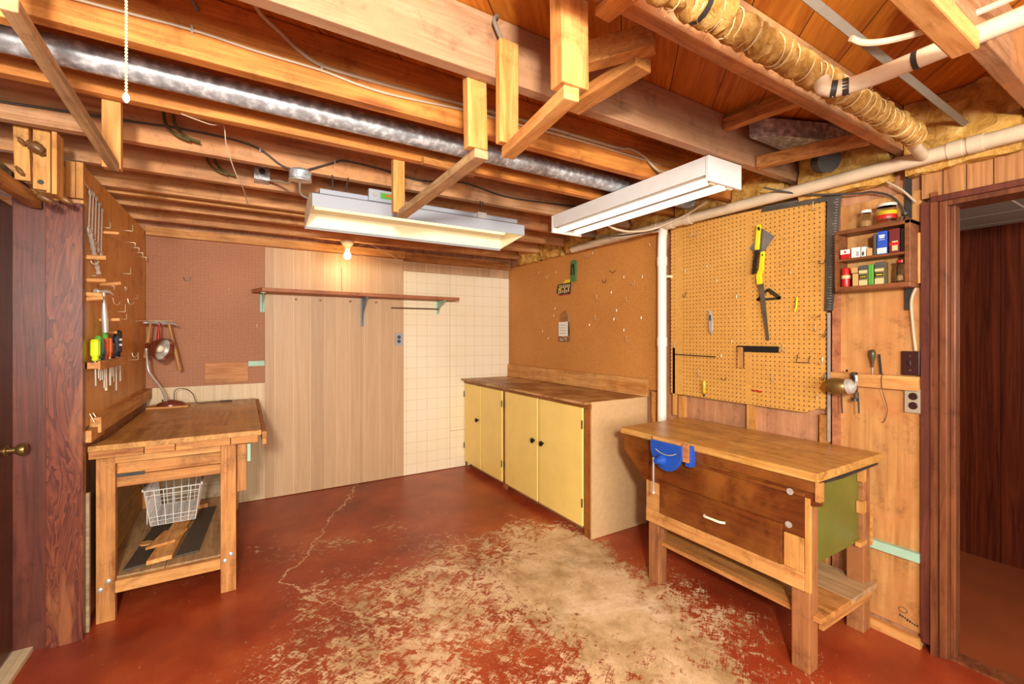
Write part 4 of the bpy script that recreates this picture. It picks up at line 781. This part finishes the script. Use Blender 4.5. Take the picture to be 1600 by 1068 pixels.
# ================================================================= RIGHT WALL: tools on the boards
XR = 2.605; XT = 2.574
gh = thing('green_holder', 'green metal holder with looped slot on the brown hardboard', 'tool holder', (2.6, 3.2, 1.9))
obj('plate', prism([(3.245, 1.905), (3.17, 1.895), (3.16, 2.07), (3.175, 2.095), (3.225, 2.10), (3.24, 2.07)], 'x', 2.59, 2.604), greencard, gh, .002)
obj('slot', tube([(2.588, 3.225, 1.96), (2.588, 3.222, 2.03), (2.588, 3.205, 2.06), (2.588, 3.19, 2.03), (2.588, 3.188, 1.96)], .006, 6, sm=3), black, gh)
cdp = thing('sandpaper_pack', 'yellow and black patterned card packs hanging under the green holder', 'card pack', (2.6, 3.36, 1.8))
obj('back_card', prism([(3.33, 1.93), (3.25, 1.93), (3.28, 1.86), (3.40, 1.87)], 'x', 2.600, 2.604), yellow, cdp)
obj('front_card', prism([(3.44, 1.895), (3.24, 1.90), (3.255, 1.795), (3.40, 1.785), (3.46, 1.82)], 'x', 2.594, 2.599), black, cdp)
bm = bmesh.new()
for i in range(6): B(bm, 2.5925, 2.594, 3.43-.03*i, 3.415-.03*i, 1.805+.004*(i % 3), 1.835+.02*(i % 2)); B(bm, 2.5925, 2.594, 3.42-.03*i, 3.405-.03*i, 1.855, 1.885)
obj('print', bm, cream_card, cdp); obj('print', lathe([(.018, 0), (.018, .001)], (2.5935, 3.41, 1.855), (-1,0,0), 14), yellow, cdp); obj('print', bx(2.593, 2.594, 3.27, 3.40, 1.788, 1.796), redp, cdp)
bg = thing('plastic_bag', 'clear plastic bag with white note hanging on the hardboard', 'bag', (2.6, 3.34, 1.34))
obj('bag', prism([(3.425, 1.35), (3.265, 1.345), (3.28, 1.60), (3.33, 1.64), (3.40, 1.60)], 'x', 2.588, 2.604), plastic_clear, bg, .003)
obj('note', bx(2.585, 2.587, 3.275, 3.415, 1.40, 1.535), paper, bg)
bm = bmesh.new()
for i in range(4):
    tube([(2.584, 3.395-.10*k/8, 1.505-.026*i+.005*math.sin(k*2.1+i)) for k in range(9)], .0012, 4, bm)
obj('writing', bm, navy, bg)
bm = bmesh.new()
for i in range(24): lathe([(.004, 0), (.004, .006)], (2.588, 3.29+R.random()*.11, 1.355+R.random()*.03), (-1, R.random()-.5, R.random()-.5), 6, bm)
obj('screws', bm, steel, bg)
H = [(3.02, 2.10, 'U', 'wide wire bracket below the drain pipe start'), (2.93, 2.13, 'S', 'small hook right of the wide wire bracket'), (3.46, 2.03, 'S', 'hook left of the green holder'), (3.60, 2.0, 'J', 'dark hook near the hardboard seam'), (3.75, 2.06, 'S', 'hook near the back corner'),
     (2.70, 1.92, 'V', 'dark bent wire in the upper middle of the hardboard'), (2.79, 1.87, 'C', 'tiny dark ring left of the bent wire'), (2.56, 1.88, 'S', 'pair of pale hooks right of the bent wire'), (2.37, 1.86, 'S', 'hook near the white pipe, upper'), (2.46, 1.82, 'J', 'small hook below and left of the upper pipe hook'),
     (2.86, 1.71, 'L', 'large L shaped wire right of the plastic bag'), (2.70, 1.77, 'S', 'hook above the large L wire'), (2.52, 1.67, 'L', 'L hook in the lower middle of the hardboard'), (2.64, 1.62, 'S', 'small pale peg in the middle of the hardboard'), (2.38, 1.55, 'S', 'pair of hooks close to the white pipe'),
     (2.88, 1.54, 'L', 'long straight hook right of the note bag'), (2.97, 1.51, 'S', 'hook just right of the note bag'), (2.67, 1.55, 'S', 'small double hook left of centre'), (2.56, 1.46, 'S', 'pale horizontal peg low on the hardboard'), (2.52, 1.36, 'L', 'dark low hook near the lower right of the hardboard'),
     (3.47, 1.68, 'S', 'small hook above and left of the note bag'), (3.49, 1.61, 'S', 'hook left of the note bag top'), (3.68, 1.46, 'S', 'hook at lower left of the hardboard'), (3.58, 1.39, 'S', 'lowest left hook on the hardboard'), (2.30, 2.09, 'S', 'hook just left of the white pipe top')]
for y, z, k, l in H: hook(k, (XR, y, z), 'right', l, board='brown hardboard', dark=k in 'VC')
H2 = [(1.90, 2.06, 'U', 'bent wire bracket at upper left of the tool board'), (1.965, 1.85, 'S', 'hook by the white pipe strap'), (1.80, 1.86, 'S', 'white peg in the upper left of the tool board'), (1.73, 1.76, 'S', 'hook left of centre on the tool board'), (1.60, 1.65, 'S', 'white peg left of the black triangle'), (1.97, 1.69, 'J', 'small dark hook cluster near the pipe'),
      (1.17, 2.06, 'L', 'hook in the top right corner by the framing square'), (1.33, 1.93, 'V', 'tiny dark spring clip right of the grey plate'), (1.35, 1.80, 'V', 'tiny dark spring clip above the triangle'), (1.29, 1.76, 'S', 'metal clip right of the saw'), (1.14, 1.79, 'C', 'tangled wire ring by the framing square'), (1.16, 1.43, 'L', 'pale straight hook at right of the tool board'), (1.125, 1.42, 'J', 'dark hook by the right edge of the tool board'),
      (1.63, 1.38, 'S', 'hook left of the try square'), (1.32, 1.32, 'L', 'hook right of the try square blade'), (1.23, 1.26, 'U', 'dark wide double hook low on the right of the tool board'), (1.70, 1.29, 'S', 'white peg right of the thin ledge wire'), (1.85, 1.14, 'L', 'large L hook holding the yellow handled tool'), (1.69, 1.14, 'C', 'round bent wire left of the try square handle'), (1.38, 1.15, 'L', 'small L hook below the try square'),
      (1.14, 1.28, 'J', 'wire hook by the lower right edge'), (1.16, 1.09, 'S', 'white peg at the bottom right corner'), (1.13, 1.20, 'J', 'dark hook near the bottom of the right edge'), (2.04, 1.32, 'L', 'hook at top of the narrow wood strip')]
for y, z, k, l in H2: hook(k, (XT, y, z), 'right', l, sc=.35 if k == 'V' else .7 if k == 'C' else 1, board='perforated tool board', dark=k in 'VC' or 'dark' in l)
ld = obj('wire_ledge', tube([(XT-.004, 2.05, 1.278), (XT-.02, 2.04, 1.275), (XT-.02, 1.74, 1.27)], .0035, 6), blackmetal); tag(ld, 'thin straight wire ledge at the left of the tool board', 'wire')
fs = thing('framing_square', 'large dark steel framing square on the tool board corner', 'square', (2.565, 1.1, 1.53))
obj('blade', prism([(1.128, 1.528), (1.09, 1.53), (1.052, 2.128), (1.10, 2.13), (1.45, 2.142), (1.45, 2.116), (1.115, 2.092)], 'x', 2.562, 2.566), plain('dark_steel', '66635a', .34, .5, var=.4, scale=9), fs)
bm = bmesh.new()
for i in range(42):
    t = i/41; yb = 1.10-(.034*t); zz = 1.54+.55*t; B(bm, 2.5612, 2.562, yb-.0008, yb+(.018 if i % 4 == 0 else .010), zz-.001, zz+.001)
for i in range(26): B(bm, 2.5612, 2.562, 1.13+.012*i, 1.131+.012*i, 2.118+.0008*i*.9, 2.128+.0008*i*.9)
obj('scale_marks', bm, steel, fs)
o = obj('metal_plate', prism([(1.528, 1.92), (1.45, 2.02), (1.385, 1.965), (1.45, 1.875), (1.49, 1.88)], 'x', 2.568, 2.571), plain('zinc_plate', '8f8c8a', .35, .7, var=.3)); tag(o, 'diamond shaped grey metal plate behind the wire brush', 'plate')
wb_ = thing('wire_brush', 'wire brush with bright yellow handle', 'brush', (2.55, 1.47, 1.76))
obj('handle', beam((2.552, 1.462, 2.045), (2.552, 1.474, 1.90), .026, .012, (1,0,0)), yellow, wb_, .004); obj('tip', beam((2.545, 1.462, 2.03), (2.545, 1.456, 2.01), .012, .004, (1,0,0)), black, wb_)
obj('block', beam((2.554, 1.474, 1.90), (2.554, 1.492, 1.765), .022, .012, (1,0,0)), plain('dark_wood_block', '3d2a1a', .6), wb_, .003)
bm = bmesh.new()
for i in range(22):
    for j in range(5):
        t = i/21; p = Vector((2.548, 1.464+.028*t*.65+.005*(j-2)*1, 1.895-.128*t)); tube([p, p+Vector((-.020, R.uniform(-.003,.003)+.002*(j-2), R.uniform(-.003,.003)))], .0011, 3, bm)
o = obj('bristles', bm, blackmetal, wb_); o['kind'] = 'stuff'
hs_ = thing('hand_saw', 'pruning style hand saw with yellow handle on the tool board', 'saw', (2.55, 1.44, 1.37))
obj('handle', prism([(1.452, 1.885), (1.432, 1.888), (1.428, 1.865), (1.436, 1.82), (1.434, 1.785), (1.447, 1.755), (1.444, 1.70), (1.472, 1.698), (1.478, 1.75), (1.462, 1.79)], 'x', 2.545, 2.562), yellow, hs_, .004)
obj('blade', prism([(1.468, 1.70), (1.436, 1.703), (1.404, 1.378), (1.418, 1.375)], 'x', 2.552, 2.554), plain('saw_steel', '8b8270', .35, .75, var=.3), hs_); obj('rivet', lathe([(.005, 0), (.005, .002)], (2.545, 1.438, 1.865), (-1,0,0), 8), black, hs_)
bm = prism([(1.42, 1.672), (1.485, 1.608), (1.348, 1.607)], 'x', 2.568, 2.571); o = None; bm.free()
bm = bmesh.new(); beam((2.569, 1.42, 1.668), (2.569, 1.482, 1.612), .014, .003, (1,0,0), bm); beam((2.569, 1.485, 1.612), (2.569, 1.35, 1.612), .014, .003, (1,0,0), bm); beam((2.569, 1.352, 1.612), (2.569, 1.42, 1.668), .02, .003, (1,0,0), bm)
o = obj('set_square', bm, plain('dark_green_plastic', '3a3018', .4)); tag(o, 'small dark triangular set square behind the saw blade', 'set square')
kn_ = thing('utility_knife', 'grey metal utility knife hanging on the tool board', 'knife', (2.56, 1.78, 1.42))
obj('body', prism([(1.792, 1.565), (1.775, 1.56), (1.762, 1.50), (1.764, 1.43), (1.775, 1.415), (1.788, 1.43), (1.793, 1.50)], 'x', 2.555, 2.57), steel, kn_, .003); obj('slider', bx(2.551, 2.555, 1.772, 1.782, 1.50, 1.535), blackmetal, kn_); obj('blade', prism([(1.79, 1.43), (1.77, 1.42), (1.772, 1.405)], 'x', 2.562, 2.563), steel, kn_)
tq = thing('try_square', 'try square with black blade and pale wooden handle', 'square', (2.56, 1.5, 1.21))
obj('blade', bx(2.558, 2.561, 1.355, 1.60, 1.308, 1.343), plain('blued_steel', '14110f', .5), tq, .001); obj('handle', bx(2.552, 2.567, 1.562, 1.595, 1.21, 1.335), pine_z, tq, .003); obj('brass_face', bx(2.555, 2.564, 1.557, 1.562, 1.21, 1.335), gold, tq)
yd = thing('screwdriver', 'yellow handled tool hanging at lower left of the tool board', 'screwdriver', (2.56, 1.82, 1.02))
obj('handle', lathe([(.006, 0), (.012, .01), (.011, .04), (.013, .07), (.006, .085)], (2.556, 1.822, 1.028), n=10), yellow_d, yd, smooth=True); obj('tip', lathe([(.004, 0), (.006, .02)], (2.556, 1.822, 1.01), n=8), blackmetal, yd)
o = obj('pencil', tube([(2.565, 1.262, 1.612), (2.565, 1.266, 1.56), (2.565, 1.274, 1.535)], .0045, 6), yellow); tag(o, 'thin yellow marker hanging on the right of the tool board', 'pencil')
o = obj('plastic_clip', bx(2.562, 2.572, 1.148, 1.188, 1.494, 1.507), plastic_clear, bevel=.003); tag(o, 'clear plastic clip near the right edge of the tool board', 'clip')
o = obj('wire_twist', tube([(2.566, 1.51, 1.085), (2.56, 1.495, 1.08), (2.566, 1.48, 1.083), (2.56, 1.465, 1.078), (2.566, 1.45, 1.08)], .0045, 6), redp); tag(o, 'small red plastic piece low on the tool board', 'clip')

# ---- small wall shelf with tins and jars
ws = thing('wall_cabinet', 'small open brown wall shelf beside the doorway', 'shelf', (2.56, .9, 1.62))
obj('top_board', bx(2.50, 2.61, .765, 1.055, 1.897, 1.915), dark_y := wood('dark_shelf', '6a3a1c', '8c5530', 'y', rough=.45), ws, .002)
obj('middle_board', bx(2.505, 2.61, .785, 1.055, 1.765, 1.776), dark_y, ws); obj('bottom_board', bx(2.50, 2.61, .765, 1.055, 1.618, 1.64), dark_y, ws, .002)
obj('side_board', bx(2.50, 2.61, .765, .785, 1.64, 1.917), dark_y, ws, .002); obj('side_board', bx(2.50, 2.61, 1.043, 1.055, 1.64, 1.897), dark_y, ws); obj('back_board', bx(2.606, 2.61, .785, 1.043, 1.64, 1.897), plywood, ws)
o = obj('wooden_board', bx(2.588, 2.611, .758, .80, 1.637, 1.864), pine_z, bevel=.002); tag(o, 'pale board end between the small wall shelf and the door casing', 'board')
def jar(y, r, h, z, lid, fill, lbl, lid_m, x=2.55, label_m=None, neck=.8):
    t = thing('jar', lbl, 'jar', (x, y, z)); obj('glass', lathe([(r*.92, 0), (r, .006), (r, h*.78), (r*neck, h*.9), (r*neck, h)], (x, y, z), n=24), glass_m, t, smooth=True)
    obj('lid', lathe([(r*neck+.003, h), (r*neck+.003, h+.012), (r*neck-.002, h+.014)], (x, y, z), n=24), lid_m, t, smooth=True)
    if fill: obj('contents', lathe([(r*.8, .008), (r*.86, .012), (r*.86, h*fill), (r*.5, h*fill+.006)], (x, y, z), n=18), kraft if fill < .5 else whitep, t)
    if label_m: 
        obj('label_band', lathe([(r+.001, h*.38), (r+.0015, h*.40), (r+.0015, h*.72), (r+.001, h*.73)], (x, y, z), n=24, caps=False), label_m, t, smooth=True)
        obj('label_band', lathe([(r+.002, h*.28), (r+.0025, h*.30), (r+.0025, h*.50), (r+.002, h*.52)], (x, y, z), n=24, caps=False), redp, t, smooth=True)
    return t
jar(.945, .022, .072, 1.916, 1, .45, 'narrow glass jar with white lid on top of the small shelf', whitep)
jar(.865, .036, .082, 1.916, 1, 0, 'wide glass jar with yellow and red label on top of the small shelf', plain('clear_lid', 'cfc8ba', .3), label_m=yellow_d, neck=.95)
jar(.79, .012, .022, 1.916, 1, 0, 'tiny glass bottle at the right end of the shelf top', blackmetal, x=2.52)
jar(.805, .018, .088, 1.641, 1, .35, 'small jar with red lid on the bottom shelf', redp, x=2.53)
def tin(y0, y1, z0, z1, mat, lbl, x0=2.51, x1=2.56, cat='box', bands=(), name='tin_box', mats=None):
    t = thing(name, lbl, cat, ((x0+x1)/2, (y0+y1)/2, z0)); obj('body', bx(x0, x1, y0, y1, z0, z1), mat, t, .0015)
    for i_, (a, b, c, d, mm) in enumerate(bands): obj('label_patch', bx(x0-.0008-.0003*i_, x0, y0+(y1-y0)*a, y0+(y1-y0)*b, z0+(z1-z0)*c, z0+(z1-z0)*d), mm, t)
    return t
tin(.851, .888, 1.777, 1.882, bluebox, 'upright blue box with white band on the middle shelf', bands=((.02,.98,.03,.27,paper), (.2,.8,.78,.84,paper), (.25,.75,.70,.76,paper), (.2,.8,.62,.635,paper)))
tin(.806, .843, 1.777, 1.885, maroon, 'upright dark red box with tan panel on the middle shelf', bands=((.15,.7,.08,.48,cream_card), (.0,1,.3,.42,redp)))
tin(.892, .902, 1.777, 1.875, charcoal, 'thin dark packet left of the blue box'); tin(.785, .802, 1.777, 1.88, black, 'narrow black packet right of the dark red box')
tin(.995, 1.035, 1.777, 1.822, redp, 'small red tin with white upper half at the left of the middle shelf', bands=((0,1,.5,.98,paper), (.4,.6,.6,.85,redp)))
tin(.955, .99, 1.777, 1.825, whitep, 'crumpled white plastic packet on the middle shelf', bands=((.1,.4,.1,.6,grey_metal),)); tin(.932, .950, 1.777, 1.823, whitep, 'small white box with dark mark on the middle shelf', bands=((.3,.8,.1,.5,charcoal),)); tin(.908, .928, 1.777, 1.812, kraft, 'little brown packet left of the dark packet')
tin(.925, .958, 1.641, 1.735, khaki, 'left dark tin with cream and yellow label on the bottom shelf', bands=((0,1,.0,.26,cream_card), (.05,.95,.34,.52,plain('dark_label','3a3418',.5)), (.15,.85,.40,.45,yellow_d), (0,1,.6,.75,cream_card), (0,1,.78,1,charcoal)))
tin(.862, .896, 1.641, 1.742, khaki, 'right dark tin with cream and yellow label on the bottom shelf', bands=((0,1,.0,.26,cream_card), (.05,.95,.34,.52,bpy.data.materials['dark_label']), (.15,.85,.40,.45,yellow_d), (0,1,.58,.70,cream_card), (0,1,.74,1,charcoal)))
tin(.902, .922, 1.641, 1.735, greenp, 'green packet between the two labelled tins'); tin(.963, .985, 1.641, 1.70, kraft, 'tan box leaning on the bottom shelf'); tin(.965, .99, 1.703, 1.73, kraft, 'small tan carton lying on the leaning box')
t = thing('tin_can', 'red cylindrical can with tan band at the left of the bottom shelf', 'can', (2.53, 1.02, 1.641)); obj('body', lathe([(.017, 0), (.018, .003), (.018, .088), (.016, .092)], (2.53, 1.02, 1.641), n=24), redp, t, smooth=True); obj('label_band', lathe([(.0184, .04), (.0184, .056)], (2.53, 1.02, 1.641), n=24, caps=False), cream_card, t, smooth=True)
# ---- grinder on the rail, awl, file, thread
gr = thing('hand_grinder', 'brass coloured grinder clamped on the pale wooden rail', 'grinder', (2.53, 1.03, 1.12))
obj('housing', lathe([(.03, -.04), (.037, -.03), (.04, .0), (.038, .035), (.03, .045)], (2.50, 1.045, 1.155), (0,-1,0), 22), gold, gr, smooth=True)
obj('end_bell', lathe([(.038, 0), (.034, .018), (.018, .03), (.010, .034)], (2.50, 1.0, 1.157), (0,-1,.2), 20), steel, gr, smooth=True)
obj('clamp', bx(2.535, 2.571, .985, 1.0, 1.125, 1.225), blackmetal, gr, .003); obj('clamp_screw', lathe([(.006, 0), (.006, .03), (.016, .032), (.016, .045)], (2.55, .99, 1.13), (0,0,-1), 12), blackmetal, gr)
obj('crank', tube([(2.50, .965, 1.165), (2.49, .96, 1.19), (2.49, .962, 1.215)], .006, 8), steel, gr); obj('knob', lathe([(.003, 0), (.006, .005), (.003, .012)], (2.54, 1.02, 1.225), n=10), brown_plate, gr)
for y, z0 in ((1.04, 1.02), (.97, 1.03)): obj('rod', tube([(2.53, y, 1.13), (2.53, y-.004, z0)], .0035, 6), blackmetal, gr)
aw = thing('awl', 'awl with rounded dark handle stuck behind the rail', 'awl', (2.59, .935, 1.22))
obj('handle', lathe([(.005, 0), (.006, .015), (.0075, .03), (.013, .055), (.014, .07), (.010, .082), (.004, .086)], (2.592, .935, 1.25), n=16), plain('dark_handle_green', '4a4224', .35), aw, smooth=True); obj('spike', tube([(2.592, .935, 1.25), (2.592, .935, 1.218)], .002, 6), steel, aw)
o = obj('file', beam((2.59, .908, 1.315), (2.59, .900, 1.22), .009, .004, (1,0,0)), blackmetal); tag(o, 'dark flat file standing behind the rail, right of the awl', 'file')
o = obj('thread', tube([(2.569, .885, 1.225), (2.569, .892, 1.20), (2.569, .887, 1.14), (2.575, .872, 1.07), (2.58, .876, 1.03), (2.60, .893, .995), (2.605, .902, .99)], .0016, 5, sm=4), cable_dark); tag(o, 'dark thread hanging in a curve below the rail', 'thread')
for o in bpy.data.objects:
    if '_o' in o: del o['_o']
